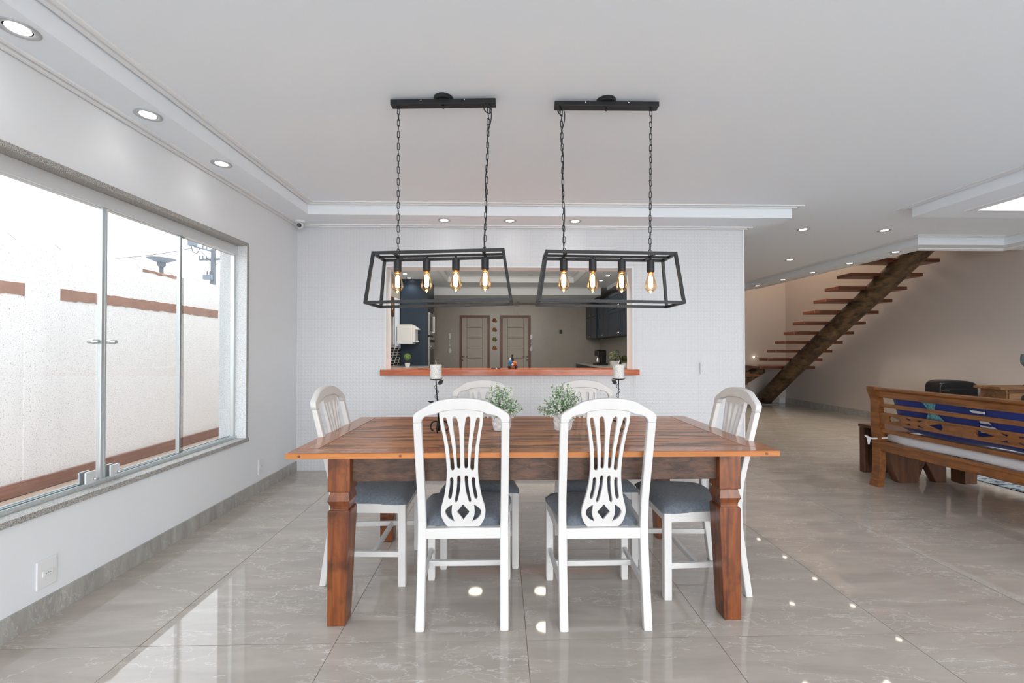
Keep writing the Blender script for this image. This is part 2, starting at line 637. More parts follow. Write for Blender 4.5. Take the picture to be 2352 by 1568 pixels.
# dining back wall with pass-through opening
OX0, OX1, OZ0, OZ1 = -1.165, 1.337, 0.945, 2.04
WX1 = 2.475
bw = part('wall_back', B().box(XL - 0.2, OX0, YB + 0.006, 4.43, 0, 2.75).box(OX1, WX1, YB + 0.006, 4.43, 0, 2.75)
          .box(OX0, OX1, YB + 0.006, 4.43, 0, OZ0).box(OX0, OX1, YB + 0.006, 4.43, OZ1, 2.75), M_wgrout, kind='structure')
part('jamb', B().box(OX0 - 0.004, OX0 + 0.012, YB - 0.004, 4.432, 1.004, OZ1 - 0.0121), M_wall, bw)
part('jamb', B().box(OX1 - 0.012, OX1 + 0.004, YB - 0.004, 4.432, 1.004, OZ1 - 0.0121), M_wall, bw)
part('opening_head', B().box(OX0 - 0.004, OX1 + 0.004, YB - 0.004, 4.432, OZ1 - 0.012, OZ1 + 0.004), M_wall, bw)
part('corner_strip', B().box(WX1 - 0.008, WX1 + 0.004, YB - 0.006, 4.44, 0, ZS), M_trim, bw)
# embossed tiles
C = 0.0635
TW, TH = 9 * C, 5 * C
emb = {}


def emboss(x0, x1, z0, z1, ox, oz):
    key = (round(x1 - x0, 3), round(z1 - z0, 3), round(x0 - ox, 3), round(z0 - oz, 3))
    if key in emb:
        return emb[key]
    b = B()
    for i in range(9):
        for j in range(5):
            a0, a1 = max(ox + i * C, x0), min(ox + (i + 1) * C, x1)
            c0, c1 = max(oz + j * C, z0), min(oz + (j + 1) * C, z1)
            if a1 - a0 < 0.002 or c1 - c0 < 0.002:
                continue
            mx_, mz_ = (a0 + a1) / 2, (c0 + c1) / 2
            q = 0.0024
            e = 0.0005
            # four raised leaves pointing at the cell corners, valleys on the cell axes
            P = [(a0, 0, c0), (mx_, e, c0), (a1, 0, c0), (a1, e, mz_), (a1, 0, c1), (mx_, e, c1), (a0, 0, c1), (a0, e, mz_), (mx_, 0, mz_)]
            R = [((a0 + mx_) / 2, q, (c0 + mz_) / 2), ((a1 + mx_) / 2, q, (c0 + mz_) / 2), ((a1 + mx_) / 2, q, (c1 + mz_) / 2), ((a0 + mx_) / 2, q, (c1 + mz_) / 2)]
            vs = [(p[0] - x0, -p[1], p[2] - z0) for p in P + R]
            fs = []
            for m, (ids) in enumerate([(0, 1, 8, 7), (1, 2, 3, 8), (8, 3, 4, 5), (7, 8, 5, 6)]):
                for n in range(4):
                    fs.append((ids[n], ids[(n + 1) % 4], 9 + m))
            b.add(vs, fs)
    emb[key] = b.mesh('wall_tile')
    return emb[key]


zj = sorted(set(round(z, 4) for z in [0.5515 + TH * n for n in range(-2, 7)]))
for z0 in zj:
    for n in range(-2, 8):
        ox = -1.424 + TW * n
        for (ax0, ax1, az0, az1) in ((XL, OX0 - 0.004, 0, ZS), (OX1 + 0.004, WX1, 0, ZS), (OX0 - 0.004, OX1 + 0.004, 0, OZ0), (OX0 - 0.004, OX1 + 0.004, OZ1 + 0.004, ZS)):
            x0, x1 = max(ox, ax0) + 0.0006, min(ox + TW, ax1) - 0.0006
            c0, c1 = max(z0, az0) + 0.0006, min(z0 + TH, az1) - 0.0006
            if x1 - x0 < 0.01 or c1 - c0 < 0.01:
                continue
            link('wall_tile', emboss(x0, x1, c0, c1, ox, z0), M_emb, bw, (x0, YB + 0.004, c0))

# kitchen side wall (hall side is out of view), hall walls
part('wall_kitchen_front', B().box(2.30, WX1, 4.43, 5.0, 0, 2.75).box(2.30, 2.80, 5.0, 5.15, 0, 2.75), M_kwall, kind='structure')
part('wall_kitchen_right', B().box(2.642, 2.80, 5.15, 11.45, 0, 2.85), M_kwall, kind='structure')
part('wall_right', B().box(XR, XR + 0.2, Y0, YF + 0.2, 0, 5.2), M_hall, kind='structure')
part('wall_far', B().box(2.80, XR, YF, YF + 0.2, 0, 5.2), M_hall, kind='structure')
# wall behind the viewer with unseen garden-door opening, widened to let in more daylight
GX0, GX1, GZ = -1.9, 5.9, 2.42
part('wall_front', B().box(XL - 0.2, GX0, Y0 - 0.2, Y0, 0, 2.75).box(GX1, XR + 0.2, Y0 - 0.2, Y0, 0, 2.75).box(GX0, GX1, Y0 - 0.2, Y0, GZ, 2.75), M_wall, kind='structure')

# ceiling: main slab pieces around skylight and stairwell
SKX0, SKX1, SKY0, SKY1 = 4.176, 5.95, 0.35, 3.587
VX0, VY0 = 5.14, 5.08
part('ceiling', B().box(XL - 0.2, SKX0, Y0 - 0.2, YB + 0.1, ZC, 2.75).box(SKX1, XR, Y0 - 0.2, VY0, ZC, 2.75)
     .box(SKX0, SKX1, Y0 - 0.2, SKY0, ZC, 2.75).box(SKX0, SKX1, SKY1, VY0, ZC, 2.75).box(WX1 - 0.1, SKX0, YB + 0.1, VY0, ZC, 2.75)
     .box(WX1 - 0.1, VX0, VY0, YF, ZC, 2.75), M_ceil, kind='structure')


def soffit(n, b):
    return part('trim_%d' % n, b, M_ceil, kind='structure')


SBY, SLX, SKR = 3.90, -1.772, 2.735
soffit(1, B().box(XL, SLX, Y0, SBY, ZS, ZC))
soffit(2, B().box(XL, SKR, SBY, YB, ZS, ZC))
soffit(3, B().box(WX1, SKR, YB, 8.39, ZS, ZC))
FX0, FY1 = 3.84, 3.845
soffit(4, B().box(FX0, SKX0, -0.05, FY1, ZS, ZC).box(SKX0, SKX1, SKY1, FY1, ZS, ZC).box(SKX1, XR, -0.05, FY1, ZS, ZC).box(SKX0, SKX1, -0.05, SKY0, ZS, ZC))
BX0, BY0 = 4.91, 4.85
soffit(5, B().box(BX0, VX0, BY0, 8.39, ZS, ZC).box(VX0, XR, BY0, VY0, ZS, ZC).box(5.96, XR, FY1, BY0, ZS, ZC))
soffit(6, B().box(2.80, VX0, 8.39, YF, ZS, ZC))
# skylight shaft and upstairs enclosure over the stairwell
part('wall_skylight', B().box(SKX0 - 0.1, SKX0, SKY0 - 0.1, SKY1 + 0.1, 2.75, 3.2).box(SKX1, SKX1 + 0.1, SKY0 - 0.1, SKY1 + 0.1, 2.75, 3.2)
     .box(SKX0, SKX1, SKY0 - 0.1, SKY0, 2.75, 3.2).box(SKX0, SKX1, SKY1, SKY1 + 0.1, 2.75, 3.2), M_hallw, kind='structure')
part('wall_upstairs', B().box(VX0 - 0.1, VX0, VY0, YF, 2.75, 5.2).box(VX0, XR, VY0 - 0.1, VY0, 2.75, 5.2).box(VX0 - 0.1, XR + 0.2, VY0 - 0.1, YF + 0.2, 5.2, 5.3), M_hallw, kind='structure')

# mouldings: two thin ribs along every soffit (upper pair on the ceiling, lower pair at the wall)
tn = [10]


def rib(pts, z, hw=0.006, ht=0.008, hang=True):
    """rectangular rib following an XY polyline hanging below z"""
    b = B()
    n = len(pts)
    rings = []
    for i in range(n):
        p = Vector(pts[i])
        if i == 0:
            d = (Vector(pts[1]) - p).normalized()
            nn, s = Vector((-d.y, d.x)), 1
        elif i == n - 1:
            d = (p - Vector(pts[i - 1])).normalized()
            nn, s = Vector((-d.y, d.x)), 1
        else:
            d1, d2 = (p - Vector(pts[i - 1])).normalized(), (Vector(pts[i + 1]) - p).normalized()
            n1, n2 = Vector((-d1.y, d1.x)), Vector((-d2.y, d2.x))
            nn = (n1 + n2).normalized()
            s = 1 / max(0.2, nn.dot(n1))
        a, c = p + nn * hw * s, p - nn * hw * s
        rings.append([(a.x, a.y, z), (c.x, c.y, z), (c.x, c.y, z - ht), (a.x, a.y, z - ht)])
    b.loft(rings)
    o = part('trim_%d' % tn[0], b, M_trim, kind='structure')
    tn[0] += 1
    return o


for d, ht in ((0.022, 0.014), (0.062, 0.009)):
    rib([(SLX + d, Y0), (SLX + d, SBY - d), (SKR + d, SBY - d), (SKR + d, 8.39 - d)], ZC, 0.010, ht)
    rib([(FX0 - d, -0.05), (FX0 - d, FY1 + d), (5.96 - d, FY1 + d)], ZC, 0.010, ht)
    rib([(BX0 - d, 8.39 - d), (BX0 - d, BY0 - d), (5.96 - d, BY0 - d), (5.96 - d, FY1 + 0.1)], ZC, 0.010, ht)
for d, ht in ((0.015, 0.018), (0.050, 0.010)):
    rib([(XL + d, Y0), (XL + d, YB - d), (WX1 + d, YB - d), (WX1 + d, 8.39)], ZS, 0.010, ht)
    rib([(SKX0 - d, SKY0 - d), (SKX0 - d, SKY1 + d), (SKX1, SKY1 + d)], ZS, 0.010, ht)
    rib([(VX0 - d, 8.39), (VX0 - d, VY0 - d), (XR - 0.24 - d, VY0 - d), (XR - 0.24 - d, 3.98)], ZS, 0.010, ht)

# baseboards made of porcelain pieces
bl = part('baseboard_left', B().box(XL, XL + 0.004, Y0, YB, 0, 0.096), M_wgrout, kind='structure')
for j in range(-7, 4):
    y0, y1 = max(1.70 + j * T, Y0), min(1.70 + (j + 1) * T, YB - 0.002)
    if y1 - y0 > 0.03:
        part('baseboard_tile', B().box(XL, XL + 0.012, y0 + 0.0012, y1 - 0.0012, 0.0, 0.098), M_base, bl)
br = part('baseboard_right', B().box(XR - 0.004, XR, Y0, YF, 0, 0.115), M_wgrout, kind='structure')
for j in range(-7, 12):
    y0, y1 = max(1.3 + j * T, Y0), min(1.3 + (j + 1) * T, YF)
    if y1 - y0 > 0.03:
        part('baseboard_tile', B().box(XR - 0.014, XR, y0 + 0.001, y1 - 0.001, 0, 0.117), M_base, br)
bf = part('baseboard_far', B().box(2.8, XR - 0.02, YF - 0.004, YF, 0, 0.115), M_wgrout, kind='structure')
for j in range(5):
    part('baseboard_tile', B().box(2.8 + j * 0.7, 2.8 + (j + 1) * 0.7 - 0.002, YF - 0.014, YF, 0, 0.117), M_base, bf)

# ------------------------------------------------------------------ KITCHEN SHELL
KX0, KX1, KY1, KZ = XL, 2.64, 11.3, 2.615
part('floor_kitchen', B().box(KX0 - 0.2, KX1, 4.43, KY1 + 0.15, -0.12, 0), M_counter, kind='structure')
part('wall_kitchen_back', B().box(KX0 - 0.2, KX1 + 0.16, KY1, KY1 + 0.15, 0, 3), M_kwall, kind='structure')
KW0, KW1 = 8.02, 8.47
part('wall_kitchen_left', B().box(KX0 - 0.2, KX0, 4.43, KW0, 0, 3).box(KX0 - 0.2, KX0, KW1, KY1, 0, 3).box(KX0 - 0.2, KX0, KW0, KW1, 0, 1.27).box(KX0 - 0.2, KX0, KW0, KW1, 2.16, 3), M_kwall, kind='structure')
RX0, RX1, RY0, RY1, RZ = -1.1, 1.5, 5.3, 8.76, 2.72
part('ceiling_kitchen', B().box(KX0 - 0.2, RX0, 4.43, KY1, KZ, 2.85).box(RX1, KX1 + 0.16, 4.43, KY1, KZ, 2.85).box(RX0, RX1, 4.43, RY0, KZ, 2.85).box(RX0, RX1, RY1, KY1, KZ, 2.85)
     .box(RX0, RX1, RY0, RY1, RZ, 2.85), M_ceil, kind='structure')
soffit(7, B().box(KX0, 2.27, 9.6, KY1, 2.447, KZ))
for d, ht in ((0.02, 0.014), (0.06, 0.012)):
    rib([(RX0 + d, RY0), (RX0 + d, RY1 - d), (RX1 - d, RY1 - d), (RX1 - d, RY0)], RZ, 0.012, ht)
    rib([(RX0 - d, RY0), (RX0 - d, RY1 + d), (RX1 + d, RY1 + d), (RX1 + d, RY0)], KZ, 0.012, ht)
    rib([(KX0, 9.6 - d), (2.27, 9.6 - d)], KZ, 0.012, ht)

# doors at the kitchen end
for n, (x0, x1, hs) in enumerate(((-1.118, -0.315, 1), (-0.035, 0.78, -1))):
    d = setting('door_%d' % (n + 1), ((x0 + x1) / 2, KY1, 0))
    hw = (x1 - x0) / 2
    part('door_frame', B().box(-hw, -hw + 0.062, -0.035, 0.0, 0, 2.118).box(hw - 0.062, hw, -0.035, 0.0, 0, 2.118).box(-hw + 0.062, hw - 0.062, -0.035, 0.0, 2.058, 2.118), M_dframe, d)
    lf = part('door_leaf', B().box(-hw + 0.064, hw - 0.064, -0.012, 0.0, 0.01, 2.055), M_dgroove, d)
    part('stile', B().box(-hw + 0.064, -hw + 0.19, -0.020, -0.012, 0.01, 2.055), M_door, lf)
    part('stile', B().box(hw - 0.19, hw - 0.064, -0.020, -0.012, 0.01, 2.055), M_door, lf)
    z = 2.055
    for q in range(8):
        part('door_panel', B().box(-hw + 0.199, hw - 0.199, -0.020, -0.012, z - 0.262, z - 0.003), M_door, lf)
        z -= 0.272
        if z < 0.3:
            break
    hx = -hs * (hw - 0.10)
    hd = part('door_handle', B().lathe([(0.0, 0), (0.026, 0), (0.026, 0.012), (0.0, 0.012)], 14), M_chrome, d, (hx, -0.02, 1.02), (PI / 2, 0, 0), True)
    part('lever', B().tube([(0, 0, 0.0), (0, 0, 0.045), (hs * 0.02, 0, 0.05), (hs * 0.12, 0, 0.05)], 0.009, 8), M_chrome, hd, smooth=True)
    part('lock_plate', B().lathe([(0.0, 0), (0.024, 0), (0.024, 0.012), (0.0, 0.012)], 14), M_chrome, d, (hx, -0.02, 0.93), (PI / 2, 0, 0), True)

# kitchen window with blind seen at a slant
kw = setting('window_2')
part('frame', B().box(XL - 0.15, XL - 0.1, KW0, KW0 + 0.03, 1.27, 2.16).box(XL - 0.15, XL - 0.1, KW1 - 0.03, KW1, 1.27, 2.16).box(XL - 0.15, XL - 0.1, KW0, KW1, 1.27, 1.30).box(XL - 0.15, XL - 0.1, KW0, KW1, 2.13, 2.16), M_aluw, kw)
part('pane', B().box(XL - 0.128, XL - 0.122, KW0 + 0.03, KW1 - 0.03, 1.30, 2.13), M_glass, kw)
portal('kitchen_window_daylight', (XL - 0.2, (KW0 + KW1) / 2, 1.71), (0, -PI / 2, 0), 0.88, 0.45)

# ------------------------------------------------------------------ LEFT WINDOW
win = setting('window_1')
t_ = 0.028
X0, X1 = XL - 0.205, XL + 0.006
part('granite_head', B().box(X0, X1, WY0, WY1, WZ1 - t_, WZ1), M_granS, win)
part('granite_sill', B().box(X0, X1 + 0.012, WY0, WY1, WZ0, WZ0 + t_), M_granS, win)
part('granite_jamb', B().box(X0, X1, WY1 - t_, WY1, WZ0 + t_, WZ1 - t_), M_granW, win)
part('granite_jamb', B().box(X0, X1, WY0, WY0 + t_, WZ0 + t_, WZ1 - t_), M_granW, win)
part('jamb_edge', B().box(X1, X1 + 0.002, WY1 - t_ + 0.006, WY1, WZ0 + t_, WZ1 - t_), M_granS, win)
GXc = XL - 0.095
part('head_track', B().box(GXc - 0.03, GXc + 0.03, WY0 + t_, WY1 - t_, 1.955, WZ1 - t_), M_aluw, win, bevel=0.002)
part('bottom_track', B().box(GXc - 0.03, GXc + 0.03, WY0 + t_, WY1 - t_, WZ0 + t_, 0.508).box(GXc - 0.03, GXc - 0.024, WY0 + t_, WY1 - t_, 0.508, 0.520)
     .box(GXc - 0.003, GXc + 0.003, WY0 + t_, WY1 - t_, 0.508, 0.520).box(GXc + 0.024, GXc + 0.03, WY0 + t_, WY1 - t_, 0.508, 0.520), M_alu, win)
part('side_channel', B().box(GXc - 0.012, GXc + 0.016, WY1 - t_ - 0.022, WY1 - t_, 0.508, 1.955), M_alu, win)
CYm = 2.30
panes = [(WY0 + t_, 1.72, -0.012), (1.71, CYm - 0.004, 0.010), (CYm + 0.004, 2.872, 0.010), (2.85, WY1 - t_ - 0.02, -0.012)]
for y0, y1, dx in panes:
    part('pane', B().box(GXc + dx - 0.004, GXc + dx + 0.004, y0, y1, 0.515, 1.955), M_glass, win)
for y, wd, dx in ((CYm - 0.010, 0.014, 0.010), (CYm + 0.008, 0.012, 0.010), (2.852, 0.014, -0.004)):
    part('stile', B().box(GXc + dx - 0.012, GXc + dx + 0.012, y - wd / 2, y + wd / 2, 0.512, 1.955), M_alu, win, bevel=0.002)
for y in (CYm - 0.047, CYm + 0.052):
    part('handle', B().lathe([(0.0, -0.026), (0.010, -0.026), (0.011, -0.006), (0.013, -0.005), (0.013, 0.005), (0.011, 0.006), (0.010, 0.026), (0.0, 0.026)], 14), M_alu, win, (GXc + 0.010, y, 1.243), (0, PI / 2, 0), True)
for y in (CYm - 0.075, CYm + 0.060):
    lk = part('lock_plate', B().box(-0.004, 0.006, -0.028, 0.028, 0, 0.066), M_aluw, win, (GXc + 0.026, y, 0.512), bevel=0.004)
    part('keyhole', B().lathe([(0.0, 0), (0.009, 0), (0.009, 0.012), (0.0, 0.012)], 12), M_chrome, lk, (0.006, 0.018, 0.022), (0, PI / 2, 0), True)
    part('lock_back', B().box(-0.036, -0.026, -0.028, 0.028, 0, 0.066), M_aluw, lk, bevel=0.004)

# ------------------------------------------------------------------ OUTDOORS
pf = part('patio_floor', B().box(-4.1, XL - 0.2, -2.5, 13, -0.16, -0.014), M_grout, kind='structure')
pm = B().box(-0.098, 0.098, -0.598, 0.598, -0.01, 0).mesh('plank_tile')
for i in range(9):
    for j in range(-2, 10):
        link('plank_tile', pm, M_patio, pf, (-3.98 + 0.1 + i * 0.2, j * 1.2 + (i % 3) * 0.4, -0.005))
gw = part('garden_wall', B().box(-4.15, -4.0, -2.5, 13, -0.16, 2.105), M_roughcast, kind='structure')
part('pilaster', B().box(-4.0, -3.99, 3.635, 3.915, 0.0, 2.105), M_roughcast, gw)
for j in range(-2, 10):
    part('skirting_tile', B().box(-4.0, -3.962, 1.1 * j + 0.002, 1.1 * (j + 1), 0, 0.108), M_skirt, gw)


def ragged(y0, y1, z0, z1, x, n):
    top = [(y0 + (y1 - y0) * k / n, z1 + random.uniform(-0.004, 0.004)) for k in range(n + 1)]
    bot = [(y0 + (y1 - y0) * k / n, z0 + random.uniform(-0.010, 0.008)) for k in range(n + 1)]
    b = B()
    m = n + 1
    b.add([(x, y, z) for y, z in top] + [(x, y, z) for y, z in bot] + [(x + 0.006, y, z) for y, z in top] + [(x + 0.006, y, z) for y, z in bot], [])
    for k in range(n):
        b.f += [(2 * m + k, 2 * m + k + 1, 3 * m + k + 1, 3 * m + k), (k, k + 1, 2 * m + k + 1, 2 * m + k), (m + k, 3 * m + k, 3 * m + k + 1, m + k + 1)]
    b.f += [(0, 2 * m, 3 * m, m), (n, m + n, 3 * m + n, 2 * m + n)]
    return b


part('painted_band', ragged(3.918, 6.05, 1.655, 1.755, -4.0, 60), M_band, gw)
part('painted_band', ragged(1.0, 3.632, 1.655, 1.755, -4.0, 60), M_band, gw)
part('painted_band', ragged(6.1, 7.6, 2.045, 2.100, -4.0, 30), M_band, gw)
part('painted_band', ragged(4.8, 5.3, 2.075, 2.105, -4.0, 14), M_band, gw)
for y in (3.62, 3.98, 4.40, 4.83, 5.3, 5.75, 6.3, 6.9):
    part('wire_spike', B().tube([(-4.05, y, 2.095), (-4.05, y - 0.015, 2.125), (-4.06, y - 0.05, 2.155), (-4.06, y - 0.085, 2.17)], [0.007, 0.006, 0.004, 0.001], 6), M_steel, gw, smooth=True)
part('ground', B().box(-60, -4.15, -40, 80, -0.4, -0.2), M_wgrout, kind='structure')
part('ground_yard', B().box(-4.1, 20, -30, Y0 - 0.2, -0.2, -0.1), M_counter, kind='structure')

# utility pole far down the street
PY = 30.0


def far(x, y, Y=PY):
    cw, sw_ = math.cos(0.0247), math.sin(0.0247)
    cp, sp_ = math.cos(0.01), math.sin(0.01)
    f = Vector((sw_ * cp, cw * cp, sp_))
    r = Vector((cw, -sw_, 0))
    d = f + r * ((x - 1176) / 970) - r.cross(f) * ((y - 793.3) / 970)
    return Vector((0, 0, 1.2)) + d * (Y / d.y)


up = thing('utility_pole', 'grey concrete utility pole with crossarm and transformer beyond the garden wall', 'utility pole')
p = far(490, 572)
part('pole', B().loft([[(p.x + dx * s, PY + dy * s, z) for dx, dy in ((-1, -1), (1, -1), (1, 1), (-1, 1))] for z, s in ((-0.2, 0.17), (p.z, 0.10))]), M_conc, up)
part('crossarm', B().bar(far(458, 596), far(526, 595), 0.12, 0.13), M_conc, up)
part('upper_arm', B().bar(far(446, 566), far(494, 579), 0.10, 0.12), M_conl, up)
a = far(436, 548)
c = far(452, 565)
part('junction_box', B().box(a.x, c.x, PY - 0.25, PY + 0.1, c.z, a.z), M_conl, up, bevel=0.02)
part('brace', B().tube([far(496, 608), far(507, 598)], 0.02, 6), M_conc, up)
part('brace', B().tube([far(488, 610), far(474, 598)], 0.02, 6), M_conc, up)
for x in (458, 466, 474, 506, 514, 522):
    q = far(x, 593)
    part('insulator', B().lathe([(0.0, 0), (0.05, 0), (0.03, 0.08), (0.06, 0.1), (0.02, 0.2), (0.0, 0.2)], 8, q), M_conl, up)
for x in (466, 475):
    q = far(x, 570 + (x - 466) * 0.3)
    part('insulator', B().lathe([(0.0, 0), (0.05, 0), (0.03, 0.08), (0.07, 0.1), (0.02, 0.22), (0.0, 0.22)], 8, q), M_conl, up)
part('cable', B().tube(crom([tuple(far(440, 566)), tuple(far(443, 578)), tuple(far(452, 581)), tuple(far(458, 572)), tuple(far(456, 566))], 6, False), 0.03, 6), M_conc, up, smooth=True)
part('cable', B().tube(crom([tuple(far(462, 577)), tuple(far(474, 590)), tuple(far(486, 603)), tuple(far(489, 620))], 6, False), 0.025, 6), M_conc, up, smooth=True)
a = far(472, 632)
c = far(492, 643)
part('transformer', B().box(a.x, c.x, PY - 0.3, PY - 0.1, c.z, a.z), M_conl, up)
for x in (476, 482.5, 489):
    q = far(x, 632)
    part('bushing', B().lathe([(0.04, 0), (0.06, 0.05), (0.035, 0.1), (0.06, 0.15), (0.03, 0.3), (0.0, 0.3)], 8, q), M_conc, up)
for (pa, pb, sag, lb) in (((440, 570), (265, 593), 1, 'thick dark overhead cable sloping down from the utility pole'), ((420, 566), (150, 573), 1, 'uppermost thin overhead wire above the garden wall'), ((420, 571), (150, 581), 2, 'second thin overhead wire above the garden wall'), ((523, 583), (560, 591), 0, 'short overhead wire running right from the utility pole top')):
    A, Bq = far(*pa), far(*pb)
    pts = [A.lerp(Bq, k / 10) + Vector((0, 0, -0.1 * sag * math.sin(PI * k / 10))) for k in range(11)]
    tag(part('overhead_wire', B().tube(pts, 0.03 if 'thick' in lb else 0.012, 5), M_conc), lb, 'wire', 'overhead wires')
q = far(371, 600, 12)
sl = thing('street_lamp', 'flat disc street lamp on a short pole above the garden wall', 'street lamp', (q.x, q.y, 0))
part('pole', B().lathe([(0.05, -0.2), (0.05, q.z - 0.05), (0.0, q.z - 0.05)], 12), M_conc, sl, smooth=True)
part('collar', B().lathe([(0.06, q.z - 0.16), (0.10, q.z - 0.12), (0.10, q.z - 0.03), (0.0, q.z - 0.03)], 12), M_conc, sl)
part('lamp_head', B().lathe([(0.05, q.z - 0.04), (0.12, q.z - 0.03), (0.33, q.z + 0.06), (0.33, q.z + 0.075), (0.1, q.z + 0.085), (0.0, q.z + 0.09)], 24), M_conl, sl, smooth=True)

# ------------------------------------------------------------------ DINING TABLE
ZT = 0.757
TXa, TXb, TYa, TYb = -0.925, 1.225, 1.832, 2.812
th = 0.026
tb = thing('dining_table', 'long reddish-brown rustic wooden dining table with chunky carved legs', 'dining table', ((TXa + TXb) / 2, (TYa + TYb) / 2, 0))
cx, cy_ = (TXa + TXb) / 2, (TYa + TYb) / 2
HX, HY = (TXb - TXa) / 2, (TYb - TYa) / 2
ew, fw_ = 0.105, 0.082
part('border_board', B().box(-HX + 0.0, HX - 0.0, -HY, -HY + fw_, ZT - th, ZT), M_bord, tb, bevel=0.004)
part('border_board', B().box(-HX + ew, HX - ew, HY - fw_, HY, ZT - th, ZT), M_bord, tb, bevel=0.003)
for s in (-1, 1):
    part('end_board', B().box(min(s * HX, s * (HX - ew)), max(s * HX, s * (HX - ew)), -HY + fw_ + 0.001, HY, ZT - th, ZT), M_bordy, tb, bevel=0.003)
npl = 5
pw = (2 * HY - 2 * fw_) / npl
for i in range(npl):
    y0 = -HY + fw_ + i * pw
    part('plank', B().box(-HX + ew + 0.001, HX - ew - 0.001, y0 + 0.0012, y0 + pw - 0.0012, ZT - th, ZT - 0.001), M_top, tb, bevel=0.002)
part('front_edge', B().box(-HX + 0.002, HX - 0.002, -HY - 0.0015, -HY, ZT - th + 0.002, ZT - 0.003), M_edge, tb)
for x in (-HX + 0.06, HX - 0.06, -HX + 0.49):
    part('peg', B().lathe([(0.0, 0), (0.006, 0), (0.006, 0.003), (0.0, 0.003)], 12), M_leg, tb, (x, -HY - 0.0005, ZT - th / 2), (PI / 2, 0, 0))
LX0, LX1 = -0.757 - cx, 1.066 - cx
LY0, LY1 = 1.862 - cy_, 2.745 - cy_
W = 0.096
prof = [(0.0, 0.0, 0.074), (0.008, -0.0, 0.078), (0.492, 0.0, 0.096), (0.500, 0.004, 0.092), (0.5005, 0.009, 0.084), (0.515, 0.008, 0.084), (0.540, -0.001, 0.098), (0.560, 0.004, 0.09), (0.578, 0.009, 0.080), (0.580, 0.0, 0.096), (ZT - th, 0.0, 0.096)]
for sxx in (0, 1):
    for syy in (0, 1):
        rings = []
        for z, ins, wd in prof:
            x0 = ins if ins > 0 else 0
            a0, a1 = x0, (x0 + wd if ins <= 0 else W - x0)
            if ins < 0:
                a0, a1 = ins, W - ins * 0
            if z < 0.495 and z > 0.001 or z == 0.0:
                a0, a1 = 0.0, wd
            xs = (LX0 + a0, LX0 + a1) if sxx == 0 else (LX1 - a1, LX1 - a0)
            ys = (LY0 + a0, LY0 + a1) if syy == 0 else (LY1 - a1, LY1 - a0)
            rings.append([(xs[0], ys[0], z), (xs[1], ys[0], z), (xs[1], ys[1], z), (xs[0], ys[1], z)])
        part('leg', B().loft(rings), M_leg, tb, bevel=0.003)
az0, az1 = 0.617, ZT - th
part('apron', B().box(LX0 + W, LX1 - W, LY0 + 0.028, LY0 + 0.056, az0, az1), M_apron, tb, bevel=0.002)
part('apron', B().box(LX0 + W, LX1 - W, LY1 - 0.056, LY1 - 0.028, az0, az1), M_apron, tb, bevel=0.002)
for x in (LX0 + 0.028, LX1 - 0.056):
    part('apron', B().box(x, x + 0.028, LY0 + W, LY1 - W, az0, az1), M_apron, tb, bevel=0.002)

# ------------------------------------------------------------------ CHAIRS
ZK = 0.000429
XK = 0.000397


def zz(y):
    return 1.0 - (y - 72) * ZK


def lean(z):
    """rear face of the back posts (local y) at height z"""
    pts = [(0, 0.0), (0.1, 0.014), (0.22, 0.032), (0.34, 0.046), (0.44, 0.050), (0.55, 0.040), (0.75, -0.006), (1.0, -0.066)]
    for (a, b), (c, d) in zip(pts, pts[1:]):
        if z <= c:
            t = (z - a) / (c - a)
            return b + (d - b) * t
    return pts[-1][1]


def splat_y(z):
    return 0.072 - (z - 0.42) * (0.122 / 0.58)


